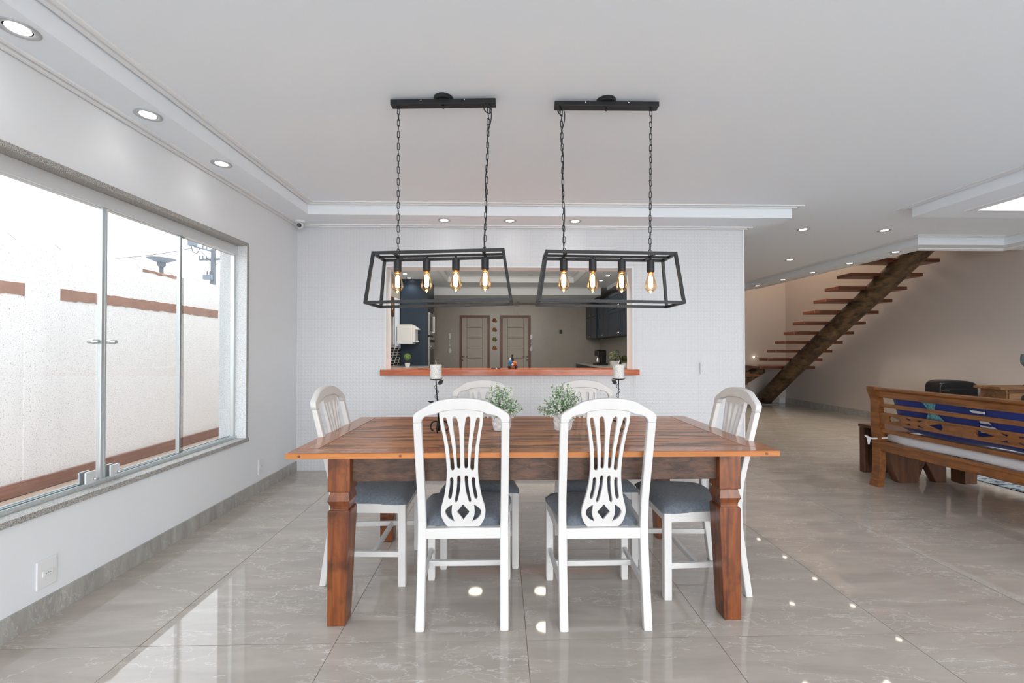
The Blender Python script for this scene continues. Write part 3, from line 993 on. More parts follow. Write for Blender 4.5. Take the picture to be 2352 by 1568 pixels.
def mk_chair(label):
    t = thing('dining_chair', label, 'chair', group='dining chairs around the table')
    # rear legs running up into the back posts
    for s in (-1, 1):
        rings = []
        for k in range(19):
            z = 0.0 + k * (0.8955 / 18)
            hx = 0.180 + 0.003 * (z > 0.4) - 0.004 * max(0, 0.42 - z)
            wx = 0.0175 if z > 0.42 else 0.0185
            d = 0.033 - 0.006 * (z / 0.9)
            y = lean(z)
            xc = s * (0.180 if z < 0.4 else 0.180 + 0.004 * min(1, (z - 0.4) / 0.4))
            rings.append([(xc - wx, y, z), (xc + wx, y, z), (xc + wx, y + d, z), (xc - wx, y + d, z)])
        part('rear_leg', B().loft(rings), M_white, t, bevel=0.005)
    # crest rail
    half_out = [(0.2015, zz(318)), (0.2015, zz(262)), (0.197, zz(235)), (0.184, zz(208)), (0.150, zz(162)), (0.114, zz(112)), (0.085, zz(92)), (0.045, zz(77)), (0.0, zz(72))]
    half_in = [(0.0, zz(188)), (0.045, zz(192)), (0.075, zz(202)), (0.091, zz(214)), (0.108, zz(232)), (0.135, zz(243)), (0.152, zz(258)), (0.163, zz(285)), (0.1665, zz(318))]
    outl = half_out + [(-x, z) for x, z in reversed(half_out[:-1])] + [(-x, z) for x, z in reversed(half_in)] + half_in[1:]
    me = plate('crest_rail', outl, [], 0.030, 0.004)
    me = remap(me, lambda x, y, z: (x, splat_y(y) + lean(0.95) - splat_y(0.95) + 0.0145 + z, y))
    link('crest_rail', me, M_white, t)
    # pierced splat
    so = [(230, 214), (230, 250), (223, 330), (200, 450), (180, 600), (170, 740), (170, 850), (180, 950), (203, 1080), (232, 1180), (245, 1250), (240, 1310), (222, 1360), (195, 1400), (172, 1424)]
    so = crom([(a * XK, zz(b)) for a, b in so], 4, False)
    top = [(0.075, zz(202)), (0.045, zz(192)), (0.0, zz(188)), (-0.045, zz(192)), (-0.075, zz(202))]
    outl = so + [(-x, z) for x, z in reversed(so)] + list(reversed(top))

    def hole(left, right, k=4):
        l = crom([(a * XK, zz(b)) for a, b in left], k, False)
        r = crom([(a * XK, zz(b)) for a, b in right], k, False)
        return l + list(reversed(r))

    hs = [hole([(172, 266), (158, 282), (130, 400), (100, 600), (87, 760), (90, 800), (106, 812)], [(176, 264), (193, 286), (175, 400), (145, 560), (130, 720), (125, 795), (110, 812)]),
          hole([(70, 256), (48, 280), (27, 400), (23, 600), (23, 770), (38, 792)], [(74, 255), (93, 280), (85, 400), (67, 560), (60, 700), (57, 775), (43, 792)]),
          hole([(38, 866), (23, 885), (25, 950), (36, 1040), (60, 1135), (74, 1155)], [(42, 866), (57, 885), (60, 950), (71, 1040), (89, 1130), (80, 1156)]),
          hole([(115, 884), (100, 902), (102, 970), (116, 1060), (128, 1108), (142, 1120)], [(120, 884), (135, 902), (137, 960), (150, 1040), (160, 1098), (148, 1120)]),
          hole([(120, 1184), (126, 1230), (126, 1280), (116, 1320), (98, 1362)], [(124, 1184), (168, 1212), (196, 1252), (184, 1302), (150, 1340), (104, 1364)])]
    holes = hs + [[(-x, z) for x, z in h] for h in hs] + [[(0, zz(1178)), (70 * XK, zz(1260)), (0, zz(1347)), (-70 * XK, zz(1260))]]
    me = plate('splat', outl, holes, 0.018, 0.002)
    me = remap(me, lambda x, y, z: (x, splat_y(y) + lean(0.95) - splat_y(0.95) + 0.015 + z, y))
    link('splat', me, M_white, t)
    # seat rails
    zr0, zr1 = 0.372, 0.418
    part('seat_rail', B().box(-0.165, 0.165, 0.052, 0.078, zr0, zr1), M_white, t, bevel=0.002)
    part('seat_rail', B().box(-0.180, 0.180, 0.408, 0.434, zr0, zr1), M_white, t, bevel=0.002)
    for s in (-1, 1):
        part('seat_rail', B().bar((s * 0.184, 0.075, (zr0 + zr1) / 2), (s * 0.200, 0.41, (zr0 + zr1) / 2), 0.024, zr1 - zr0), M_white, t, bevel=0.002)
        part('front_leg', B().loft([[(s * 0.196 - 0.0185 + q, 0.402, z), (s * 0.196 + 0.0185 - q, 0.402, z), (s * 0.196 + 0.0185 - q, 0.439, z), (s * 0.196 - 0.0185 + q, 0.439, z)] for z, q in ((0, 0.002), (0.02, 0), (0.418, 0))]), M_white, t, bevel=0.004)
        part('stretcher', B().bar((s * 0.181, 0.03, 0.160), (s * 0.196, 0.41, 0.160), 0.016, 0.026), M_white, t, bevel=0.002)
    part('stretcher', B().bar((-0.185, 0.27, 0.160), (0.185, 0.27, 0.160), 0.018, 0.026), M_white, t, bevel=0.002)
    # upholstered seat
    b = B()
    n, m = 18, 18
    y0, y1 = 0.086, 0.448
    vs = []
    for j in range(m + 1):
        v = j / m
        for i in range(n + 1):
            u = -1 + 2 * i / n
            hw = 0.165 + (0.220 - 0.165) * min(1, v * 1.2)
            edge = (1 - abs(u) ** 4) * (1 - abs(2 * v - 1) ** 5)
            hw *= 1 - 0.03 * abs(2 * v - 1) ** 6
            vs.append((u * hw, y0 + (y1 - y0) * v, 0.424 + 0.040 * max(0, edge) ** 0.45 - (0.004 if edge < 1e-6 else 0)))
    fs = [(j * (n + 1) + i, j * (n + 1) + i + 1, (j + 1) * (n + 1) + i + 1, (j + 1) * (n + 1) + i) for j in range(m) for i in range(n)]
    b.add(vs, fs)
    low = [(x, y, 0.416) for x, y, z in vs]
    k = len(b.v)
    ring = [i for i in range(n + 1)] + [j * (n + 1) + n for j in range(1, m + 1)] + [m * (n + 1) + i for i in range(n - 1, -1, -1)] + [j * (n + 1) for j in range(m - 1, 0, -1)]
    b.v += [low[i] for i in ring]
    L = len(ring)
    for q in range(L):
        b.f.append((ring[q], ring[(q + 1) % L], k + (q + 1) % L, k + q))
    b.f.append(tuple(k + q for q in range(L)))
    part('seat_cushion', b, M_seat, t, smooth=True)
    return t


ch = mk_chair('white dining chair seen from behind at near side of table, the one nearer the window')
ch.location = (-0.168, 1.812, 0)
dup(ch, (0.447, 1.797, 0), (0, 0, 0), 'white dining chair seen from behind at near side of table, the one nearer the bench')
dup(ch, (-0.121, 2.760, 0), (0, 0, PI), 'white dining chair facing the camera across the table, nearer the window')
dup(ch, (0.540, 2.760, 0), (0, 0, PI), 'white dining chair facing the camera across the table, nearer the staircase')
dup(ch, (-0.925, 2.372, 0), (0, 0, -PI / 2), 'white dining chair at the end of the table beside the glass window')
dup(ch, (1.218, 2.225, 0), (0, 0, PI / 2), 'white dining chair at the end of the table towards the staircase')

# ------------------------------------------------------------------ PENDANT LIGHTS
link_me = None


def chain_link_mesh():
    r, hl = 0.0060, 0.0125
    pts = []
    for k in range(9):
        a = PI * k / 8
        pts.append((r * math.cos(a), 0, hl + r * math.sin(a)))
    for k in range(9):
        a = PI + PI * k / 8
        pts.append((r * math.cos(a), 0, -hl + r * math.sin(a)))
    return B().tube(pts, 0.0019, 6, True).mesh('chain_link', True)


CL = chain_link_mesh()


def pendant(label, bx, by, byaw, fx, fy, fyaw, ftilt, cord_side):
    t = thing('pendant_light', label, 'pendant lamp', (bx, by, ZC), (0, 0, byaw), 'black cage pendant lights')
    zb0, zb1 = -0.042, -0.016
    part('ceiling_rose', B().lathe([(0.0, -0.018), (0.046, -0.018), (0.052, -0.012), (0.052, 0.0), (0.0, 0.0)], 28), M_black, t, smooth=False)
    part('canopy_bar', B().box(-0.279, 0.279, -0.023, 0.023, zb0, zb1), M_black, t, bevel=0.0015)
    for x in (-0.115, 0.115):
        part('screw', B().lathe([(0.0, 0.0), (0.004, 0.0), (0.003, 0.003), (0.0, 0.004)], 10), M_chrome, t, (x, -0.0235, -0.024), (PI / 2, 0, 0), True)
    part('knob', B().lathe([(0.0, -0.016), (0.005, -0.013), (0.005, -0.005), (0.003, 0.0), (0.0, 0.0)], 10), M_black, t, (0, 0, zb0), smooth=True)
    R = Matrix.Rotation(-byaw, 4, 'Z')
    loc = R @ Vector((fx - bx, fy - by, 0))
    F = Matrix.Translation((loc.x, loc.y, 0)) @ Matrix.Rotation(fyaw - byaw, 4, 'Z') @ Matrix.Rotation(ftilt, 4, 'Y')
    zt, zb = 1.705 - ZC, 1.448 - ZC
    # cage coordinates: rotate about its own centre height
    zc_ = (zt + zb) / 2
    F = Matrix.Translation((loc.x, loc.y, zc_)) @ Matrix.Rotation(fyaw - byaw, 4, 'Z') @ Matrix.Rotation(ftilt, 4, 'Y')
    tx, ty, bx_, by_ = 0.335, 0.090, 0.370, 0.118
    ht = zt - zc_
    T4 = [(-tx, -ty, ht), (tx, -ty, ht), (tx, ty, ht), (-tx, ty, ht)]
    B4 = [(-bx_, -by_, -ht), (bx_, -by_, -ht), (bx_, by_, -ht), (-bx_, by_, -ht)]
    P = lambda p: F @ Vector(p)
    s = 0.0145
    fb = B()
    for q in (T4, B4):
        for k in range(4):
            fb.bar(P(q[k]), P(q[(k + 1) % 4]), s, s)
    for k in range(4):
        a, c = P(T4[k]), P(B4[k])
        d = (c - a).normalized()
        fb.bar(a - d * s * 0.5, c + d * s * 0.5, s, s)
    part('cage_frame', fb, M_black, t)
    part('lamp_rail', B().bar(P((-tx, 0, ht - 0.002)), P((tx, 0, ht - 0.002)), 0.018, 0.010), M_black, t)
    hx = 0.232
    for x in (-hx, hx):
        part('cross_bar', B().bar(P((x, -ty, ht)), P((x, ty, ht)), 0.014, 0.010), M_black, t)
    for x in (-hx, hx):
        a = Vector((x * 1.04, 0, zb0))
        c = P((x, 0, ht + 0.006))
        part('hook', B().tube([a + Vector((0, 0, 0.0)), a - Vector((0, 0, 0.012))], 0.005, 8), M_black, t)
        a = a - Vector((0, 0, 0.008))
        n = 25
        for k in range(n):
            u = (k + 0.5) / n
            p_ = a.lerp(c, u)
            link('chain_link', CL, M_black, t, p_, (random.uniform(-0.12, 0.12), random.uniform(-0.03, 0.03), 0.15 + (PI / 2 if k % 2 else 0) + random.uniform(-0.25, 0.25)))
    x = hx * cord_side
    a = Vector((x * 1.04, 0, zb0))
    c = P((x, 0, ht))
    cp = [a + Vector((0, 0, 0.002)), a + Vector((0.016 * cord_side, -0.012, -0.03)), a + Vector((0.004, -0.02, -0.055)), a + Vector((-0.022, -0.026, -0.035)), a + Vector((-0.014, -0.03, 0.0)), a + Vector((0.012, -0.022, -0.03)), a + Vector((0.014, -0.010, -0.08)), a + Vector((-0.004, -0.006, -0.16)),
          a.lerp(c, 0.35) + Vector((0.006, -0.006, 0)), a.lerp(c, 0.5) + Vector((-0.006, -0.004, 0)), a.lerp(c, 0.7) + Vector((0.006, -0.005, 0)), a.lerp(c, 0.88) + Vector((-0.004, -0.004, 0)), c]
    part('cord', B().tube(crom([tuple(q) for q in cp], 5, False), 0.0026, 6), M_black, t, smooth=True)
    for k in range(4):
        x = -0.235 + 0.1567 * k
        p0 = P((x, 0, ht - 0.006))
        sk = part('lamp_socket', B().lathe([(0.0, 0.004), (0.006, 0.004), (0.006, -0.010), (0.019, -0.012), (0.0205, -0.016), (0.0205, -0.074), (0.018, -0.077), (0.0, -0.077)], 20), M_black, t, p0, smooth=False)
        bp_ = [(0.013, -0.070), (0.014, -0.084), (0.0165, -0.096), (0.021, -0.112), (0.0262, -0.128), (0.0300, -0.143), (0.0312, -0.152), (0.0300, -0.162), (0.0255, -0.172), (0.018, -0.180), (0.009, -0.1855), (0.004, -0.189), (0.0012, -0.193)]
        bu = part('bulb', B().lathe(bp_, 24), M_bulb, t, p0, smooth=True)
        part('bulb_collar', B().lathe([(0.0, -0.076), (0.0135, -0.076), (0.0135, -0.086), (0.0, -0.088)], 16), M_brass, bu)
        fb = B()
        for q in range(8):
            an = 2 * PI * q / 8
            fb.tube([(0.004 * math.cos(an), 0.004 * math.sin(an), -0.094), (0.0098 * math.cos(an), 0.0098 * math.sin(an), -0.108), (0.0105 * math.cos(an), 0.0105 * math.sin(an), -0.156), (0.004 * math.cos(an), 0.004 * math.sin(an), -0.163)], 0.0018, 5)
        part('filament', fb, M_fil, bu, smooth=True)
    return t


pendant('black cage pendant light over the table on the window side, tilted up to its right', -0.310, 2.246, -0.047, -0.320, 2.262, -0.047, -0.020, 1)
pendant('black cage pendant light over the table on the staircase side, tilted down to its right', 0.562, 2.246, -0.013, 0.568, 2.262, -0.013, 0.014, -1)

# ------------------------------------------------------------------ THINGS ON THE TABLE
def flower_pot(label, x, y, seed, lean_):
    rnd = random.Random(seed)
    t = thing('flower_pot', label, 'potted plant', (x, y, ZT), (0, 0, rnd.uniform(0, 3)), 'flower pots on the table')
    n, m = 14, 6
    H, r0, r1 = 0.093, 0.046, 0.057
    b = B()
    rings = []
    for j in range(m + 1):
        r = r0 + (r1 - r0) * j / m
        if j == 0:
            r *= 0.95
        rings.append([((r + (0.0035 if (i + j) % 2 else -0.003) * (0 < j < m)) * math.cos(2 * PI * (i + 0.5 * (j % 2)) / n), (r + (0.0035 if (i + j) % 2 else -0.003) * (0 < j < m)) * math.sin(2 * PI * (i + 0.5 * (j % 2)) / n), H * j / m) for i in range(n)])
    vs = [p for r in rings for p in r]
    fs = []
    for j in range(m):
        for i in range(n):
            a, c = j * n + i, j * n + (i + 1) % n
            d, e = (j + 1) * n + i, (j + 1) * n + (i + 1) % n
            fs += ([(a, c, d), (c, e, d)] if j % 2 == 0 else [(a, e, d), (a, c, e)])
    fs.append(tuple(reversed(range(n))))
    b.add(vs, fs)
    # inner wall and soil
    b.loft([[(r1 * 0.92 * math.cos(2 * PI * i / n), r1 * 0.92 * math.sin(2 * PI * i / n), z) for i in range(n)] for z in (H, H * 0.8)], True)
    part('pot', b, M_pot, t)
    gs, gl, wl = B(), B(), B()
    lf = [B(), B()]

    def leaf(bb, p, d, l, wd):
        d = d.normalized()
        s_ = d.cross(Vector((rnd.uniform(-1, 1), rnd.uniform(-1, 1), rnd.uniform(-1, 1)))).normalized() * wd
        u_ = d.cross(s_).normalized() * wd * 0.25
        bb.add([p, p + d * l * 0.5 + s_ + u_, p + d * l, p + d * l * 0.5 - s_ + u_], [(0, 1, 2), (0, 2, 3)])

    for q in range(105):
        an = rnd.uniform(0, 2 * PI)
        tilt = rnd.uniform(0.05, 1.25)
        L = rnd.uniform(0.09, 0.145) * (1.25 if tilt < 0.35 else 1.0)
        d = Vector((math.cos(an) * math.sin(tilt), math.sin(an) * math.sin(tilt), math.cos(tilt)))
        base = Vector((math.cos(an) * 0.02, math.sin(an) * 0.02, H * 0.85))
        pts = [base + d * L * u + Vector((0, 0, -0.04 * u * u * math.sin(tilt))) for u in (0, 0.3, 0.6, 0.85, 1)]
        gs.tube(pts, 0.0008, 4)
        for k in range(26):
            u = 0.25 + 0.75 * k / 25
            i = min(3, int(u * 4))
            p_ = pts[i].lerp(pts[i + 1], u * 4 - i)
            dd = d * 0.5 + Vector((rnd.uniform(-1, 1), rnd.uniform(-1, 1), rnd.uniform(-0.6, 1)))
            wch = rnd.random()
            if wch < 0.30:
                leaf(lf[0], p_, dd, rnd.uniform(0.011, 0.020), 0.0034)
            elif wch < 0.50:
                leaf(lf[1], p_, dd, rnd.uniform(0.011, 0.020), 0.0034)
            else:
                for r in range(2):
                    leaf(wl, p_ + d * 0.002, dd + Vector((rnd.uniform(-1, 1), rnd.uniform(-1, 1), rnd.uniform(-1, 1))), 0.010, 0.0042)
    part('twigs', gs, M_leafg, t, kind='stuff')
    part('leaves', lf[0], M_leafg, t, kind='stuff')
    part('pale_leaves', lf[1], M_leafp, t, kind='stuff')
    part('blossoms', wl, M_bloom, t, kind='stuff')
    return t


flower_pot('white faceted pot of tiny white flowers on the table, nearer the window', 0.0, 2.345, 3, 0)
flower_pot('white faceted pot of tiny white flowers on the table, nearer the staircase', 0.340, 2.345, 11, 0)


def candle_holder(lab, labc, x, y, mir, rz, tilt):
    t = thing('candle_holder', lab, 'candle holder', (x, y, ZT), (0, 0, rz), 'iron candle holders on the table')
    top = 0.283
    X = lambda px: mir * px
    part('stem', B().tube([(0, 0, 0.04), (X(-tilt * 0.5), 0, 0.16), (X(-tilt), 0, top)], [0.0045, 0.0032, 0.003], 8), M_iron, t, smooth=True)
    part('drip_tray', B().lathe([(0.0, 0.0), (0.012, -0.004), (0.032, 0.0), (0.035, 0.003), (0.0, 0.003)], 24, (X(-tilt), 0, top)), M_iron, t, smooth=False)
    for k in range(3):
        an = 2 * PI * k / 3 + 0.5
        c, s = math.cos(an), math.sin(an)
        prof_ = crom([(0.002, 0.052), (0.022, 0.056), (0.042, 0.050), (0.055, 0.034), (0.056, 0.018), (0.048, 0.006), (0.040, 0.0045)], 5, False)
        part('foot', B().tube([(r * c, r * s, z) for r, z in prof_], 0.0042, 8), M_iron, t, smooth=True)
    part('post_base', B().tube([(0, 0, 0.006), (0, 0, 0.06)], [0.0065, 0.0045], 8), M_iron, t, smooth=True)
    vine = []
    for k in range(26):
        u = k / 25
        z = 0.155 + 0.105 * u
        vine.append((X(-tilt * z / top) + 0.011 * math.sin(u * 4.2 * PI) , 0.011 * math.cos(u * 4.2 * PI), z))
    part('vine', B().tube(vine, 0.0014, 6), M_iron, t, smooth=True)
    for (px, pz, an) in ((0.012, 0.268, 0.75), (-0.014, 0.158, 2.75)):
        sh = [(0, 0), (0.006, 0.009), (0.012, 0.010), (0.018, 0.013), (0.026, 0.008), (0.040, 0.0), (0.026, -0.008), (0.018, -0.013), (0.012, -0.010), (0.006, -0.009)]
        me = plate('leaf', sh, [], 0.0016)
        ca, sa = math.cos(an), math.sin(an)
        me = remap(me, lambda a_, b_, c_: (X(px - tilt * pz / top + (a_ * ca - b_ * sa)), c_ - 0.006 + 4.0 * a_ * b_, pz + (a_ * sa + b_ * ca) * (1 if an < 1 else 0.6) - 0.012 * (an < 1)))
        link('leaf', me, M_iron, t)
    cz = ZT + top + 0.004
    c = thing('candle', labc, 'candle', (x + (X(-tilt)) * math.cos(rz), y, cz), (0, 0, 0), 'pillar candles')
    part('wax', B().lathe([(0.0, 0), (0.0305, 0), (0.031, 0.003), (0.031, 0.073), (0.028, 0.076), (0.0, 0.0745)], 32), M_candle, c, smooth=False)
    part('wick', B().tube([(0, 0, 0.073), (0.001, 0, 0.085), (mir * -0.004 + 0.002, 0, 0.098)], 0.0016, 6), M_wax, c)


candle_holder('black iron candle holder with curled feet and leaves, nearer the window', 'pale lettered pillar candle on the iron holder nearer the window', -0.338, 2.29, 1, 0.0, 0.016)
candle_holder('black iron candle holder with leaves, nearer the staircase', 'pale lettered pillar candle on the iron holder nearer the staircase', 0.632, 2.29, -1, 0.0, 0.006)

# ------------------------------------------------------------------ PASS-THROUGH COUNTER
cbm = plate('counter_board', [(-1.19, 4.155), (1.372, 4.155), (1.372, 4.246), (1.322, 4.246), (1.322, 4.56), (-1.15, 4.56), (-1.15, 4.246), (-1.19, 4.246)], [], 0.056, 0.0)
remap(cbm, lambda x, y, z: (x, y, 0.976 + z))
tag(link('counter_board', cbm, M_sill, bevel=0.014), 'thick reddish wooden counter board across the kitchen pass-through', 'counter')

# figure on the counter: bottle with coloured dolls
bd = thing('decorated_bottle', 'small dark bottle with bright cloth ornament standing on the wooden counter', 'ornament', (0.112, 4.40, 1.003))
part('bottle', B().lathe([(0.0, 0), (0.022, 0), (0.024, 0.01), (0.024, 0.075), (0.016, 0.098), (0.009, 0.115), (0.009, 0.138), (0.011, 0.139), (0.011, 0.148), (0.0, 0.148)], 18), M_blackp, bd, smooth=True)
for nm, cl, pos, r in (('blue_cloth', (0.03, 0.16, 0.42), (-0.018, -0.018, 0.065), 0.026), ('teal_cloth', (0.02, 0.22, 0.30), (-0.024, -0.016, 0.040), 0.020), ('orange_cloth', (0.55, 0.16, 0.04), (0.020, -0.018, 0.062), 0.024), ('cream_bow', (0.75, 0.68, 0.56), (0.004, -0.030, 0.046), 0.016), ('red_cloth', (0.35, 0.05, 0.03), (0.028, -0.012, 0.042), 0.018), ('white_bow', (0.8, 0.78, 0.75), (-0.020, -0.008, 0.098), 0.013), ('brown_base', (0.28, 0.12, 0.05), (0.0, -0.02, 0.018), 0.024), ('dark_base', (0.02, 0.02, 0.04), (0.036, -0.005, 0.016), 0.020), ('dark_base', (0.03, 0.03, 0.05), (-0.032, -0.005, 0.016), 0.020)):
    bm = bmesh.new()
    bmesh.ops.create_icosphere(bm, subdivisions=2, radius=r)
    for v in bm.verts:
        v.co *= 1 + 0.18 * math.sin(v.co.x * 300 + v.co.z * 260)
        v.co.z *= 0.85
    me = bpy.data.meshes.new(nm)
    bm.to_mesh(me)
    bm.free()
    me.polygons.foreach_set('use_smooth', [True] * len(me.polygons))
    link(nm, me, mat('ornament_' + nm, cl, 0.8), bd, pos)
tag(part('coaster', B().lathe([(0.0, 0), (0.045, 0), (0.05, 0.004), (0.046, 0.007), (0.0, 0.006)], 20), M_blackp, None, (-0.06, 4.44, 1.003)), 'small flat black dish on the wooden counter beside the ornament', 'dish')

# ------------------------------------------------------------------ KITCHEN FURNITURE
tc_ = thing('tall_cabinet', 'tall navy blue kitchen cabinet with built-in ovens reaching the ceiling', 'cabinet', (KX0, 8.5, 0))
part('body', B().box(0.022, 0.555, 0.0, 0.70, 0, KZ), M_navy, tc_)
fx = 0.555
part('filler_strip', B().box(fx, fx + 0.012, 0.0, 0.045, 0, KZ), M_blackp, tc_)
for nm, z0, z1, mm in (('upper_door', 2.02, 2.60, M_navyd), ('drawer', 0.02, 0.42, M_navyd)):
    o = part(nm, B().box(fx, fx + 0.02, 0.05, 0.69, z0, z1), mm, tc_, bevel=0.003)
    part('knob', B().lathe([(0.0, 0), (0.012, 0), (0.014, 0.018), (0.0, 0.022)], 10), M_chrome, o, (fx + 0.02, 0.12, z0 + 0.06 if z0 > 1 else z1 - 0.06), (0, PI / 2, 0), True)
mw = part('microwave', B().box(fx, fx + 0.03, 0.06, 0.69, 1.50, 1.96), M_steel, tc_, bevel=0.004)
part('microwave_glass', B().box(fx + 0.03, fx + 0.036, 0.12, 0.52, 1.58, 1.88), M_blackp, mw)
part('microwave_handle', B().box(fx + 0.03, fx + 0.06, 0.56, 0.58, 1.56, 1.90), M_steel, mw)
ov = part('oven', B().box(fx, fx + 0.03, 0.06, 0.69, 0.80, 1.46), M_steel, tc_, bevel=0.004)
part('oven_glass', B().box(fx + 0.03, fx + 0.035, 0.12, 0.63, 0.86, 1.22), M_blackp, ov)
part('oven_handle', B().tube([(fx + 0.03, 0.12, 1.27), (fx + 0.07, 0.12, 1.27), (fx + 0.07, 0.63, 1.27), (fx + 0.03, 0.63, 1.27)], 0.010, 8), M_steel, ov)
for y in (0.2, 0.38, 0.55):
    part('oven_knob', B().lathe([(0.0, 0), (0.028, 0), (0.026, 0.03), (0.0, 0.03)], 14), M_blackp, ov, (fx + 0.03, y, 1.38), (0, PI / 2, 0))
tag(part('kitchen_worktop', B().box(KX0, -1.45, 5.2, 8.49, 0.84, 0.882), M_counter, bevel=0.004), 'white kitchen worktop below the slanted window beside the tall blue cabinet', 'worktop')
kc = thing('base_cabinet', 'navy base cabinet under the white worktop beside the tall cabinet', 'cabinet', (KX0, 5.2, 0))
part('body', B().box(0.022, 0.55, 0.0, 3.28, 0, 0.838), M_navyd, kc)
tp = thing('topiary_plant', 'small round green topiary ball in a white pot in the kitchen', 'potted plant', (-1.772, 8.0, 0.882))
part('pot', B().lathe([(0.0, 0), (0.042, 0), (0.055, 0.07), (0.05, 0.072), (0.0, 0.066)], 20), M_pot, tp)
part('stem', B().tube([(0, 0, 0.06), (0.002, 0, 0.12)], 0.004, 6), M_log, tp)
rnd = random.Random(2)
b1, b2 = B(), B()
M_lime = mat('topiary_lime', (0.42, 0.52, 0.16), 0.7, var=0.3, vscale=40)
for k in range(700):
    z = rnd.uniform(-1, 1)
    a = rnd.uniform(0, 2 * PI)
    d = Vector((math.sqrt(1 - z * z) * math.cos(a), math.sqrt(1 - z * z) * math.sin(a), z))
    p_ = Vector((0.002, 0, 0.185)) + d * rnd.uniform(0.05, 0.068)
    s_ = d.orthogonal().normalized()
    s_ = (Matrix.Rotation(rnd.uniform(0, 6), 3, d) @ s_) * 0.009
    u_ = d.cross(s_)
    (b1 if k % 2 else b2).add([p_ - s_, p_ - u_ * 0.5 + d * 0.004, p_ + s_ + d * 0.006, p_ + u_ * 0.5 + d * 0.004], [(0, 1, 2), (0, 2, 3)])
part('leaves', b1, M_lime, tp, kind='stuff')
part('dark_leaves', b2, M_leafg, tp, kind='stuff')
part('core', B().lathe([(0.0, -0.05), (0.035, -0.036), (0.05, 0), (0.035, 0.036), (0.0, 0.05)], 14, (0.002, 0, 0.185)), M_leafg, tp, smooth=True)
# white box fixed on the window wall
wb = thing('wall_box_unit', 'white box-shaped unit mounted on the kitchen wall by the bright window', 'wall unit', (KX0 + 0.012, 8.12, 1.31))
part('case', B().box(0.03, 0.325, 0.0, 0.30, 0, 0.375), M_plastic, wb, bevel=0.012)
part('front_panel', B().box(0.325, 0.375, 0.02, 0.28, 0.03, 0.34), M_pot, wb, bevel=0.01)
part('cap', B().loft([[(0.325, 0.03, 0.29), (0.325, 0.27, 0.29), (0.325, 0.27, 0.365), (0.325, 0.03, 0.365)], [(0.425, 0.05, 0.275), (0.425, 0.25, 0.275), (0.425, 0.25, 0.30), (0.425, 0.05, 0.30)]]), M_pot, wb)
part('spout', B().tube([(0.325, 0.15, 0.05), (0.39, 0.15, 0.045), (0.42, 0.15, 0.062)], 0.016, 8), M_pot, wb)
part('bracket', B().box(0.0, 0.03, 0.05, 0.25, 0.05, 0.33), M_steel, wb)
part('pipe', B().tube([(0.05, 0.15, 0.0), (0.05, 0.15, -0.08), (0.02, 0.15, -0.09)], 0.014, 8), M_steel, wb)
# mosaic strip under kitchen window
ms = part('mosaic_splashback', B().box(KX0, KX0 + 0.006, 7.7, 8.49, 0.90, 1.25), M_pot, None, kind='structure')
M_mos = mat('black_mosaic', (0.015, 0.015, 0.017), 0.2)
mm_ = B().box(0, 0.004, -0.024, 0.024, -0.020, 0.020).mesh('mosaic_tile')
for i in range(13):
    for j in range(7):
        if (i * 7 + j * 3) % 5 != 0:
            link('mosaic_tile', mm_, M_mos, ms, (KX0 + 0.006, 7.73 + i * 0.06, 0.925 + j * 0.05))

sg = thing('wall_plaque', 'dark brown wall plaque with gold squiggle beside the bright kitchen window', 'wall plaque', (KX0, 7.86, 1.98))
part('board', B().box(0.0, 0.018, -0.13, 0.13, -0.16, 0.20), M_stump, sg)
part('gold_motif', B().tube(crom([(0.022, -0.08, 0.06), (0.022, -0.03, 0.11), (0.022, 0.0, 0.04), (0.022, 0.04, 0.09), (0.022, 0.07, 0.0), (0.022, 0.0, -0.04), (0.022, 0.08, -0.09)], 5, False), 0.008, 6), M_brass, sg, smooth=True)

# fruit tiles between the doors
for k, (c1, c2, lb) in enumerate((((0.42, 0.07, 0.03), (0.20, 0.22, 0.06), 'topmost'), ((0.45, 0.16, 0.04), (0.25, 0.10, 0.04), 'second from top'), ((0.28, 0.24, 0.07), (0.12, 0.16, 0.05), 'third from top'), ((0.48, 0.20, 0.03), (0.35, 0.10, 0.03), 'lowest'))):
    x = far(1136.5, 0, KY1).x
    z = far(0, (736.5, 758.5, 781, 802)[k], KY1).z
    fp = thing('fruit_picture', 'small fruit picture between the two doors, %s of the four' % lb, 'picture', (x, KY1 - 0.006, z), group='fruit pictures')
    part('plaque', B().box(-0.068, 0.068, -0.004, 0.006, -0.112, 0.112), M_kwall, fp)
    for q, (dx, dz, r, cc) in enumerate(((-0.022, 0.0, 0.040, c1), (0.024, -0.008, 0.038, c2), (0.004, 0.034, 0.034, c1), (0.02, 0.03, 0.022, (0.10, 0.15, 0.05)), (-0.03, 0.045, 0.018, (0.09, 0.14, 0.04)))):
        part('fruit_relief', B().lathe([(0.0, 0.0), (r, 0.0), (r * 0.8, 0.010), (r * 0.4, 0.016), (0.0, 0.018)], 14), mat('fruit_%d_%d' % (k, q), cc, 0.5, var=0.3, vscale=30), fp, (dx, -0.004, dz + 0.02), (PI / 2, 0, 0), True)
# small wall fittings on the kitchen end wall
def plate_on_back(name, label, cat, px, py, w_, h_, m_, d=0.012):
    v = far(px, py, KY1)
    return tag(part(name, B().box(-w_ / 2, w_ / 2, -d, 0, -h_ / 2, h_ / 2), m_, None, (v.x, KY1, v.z), bevel=0.003), label, cat)


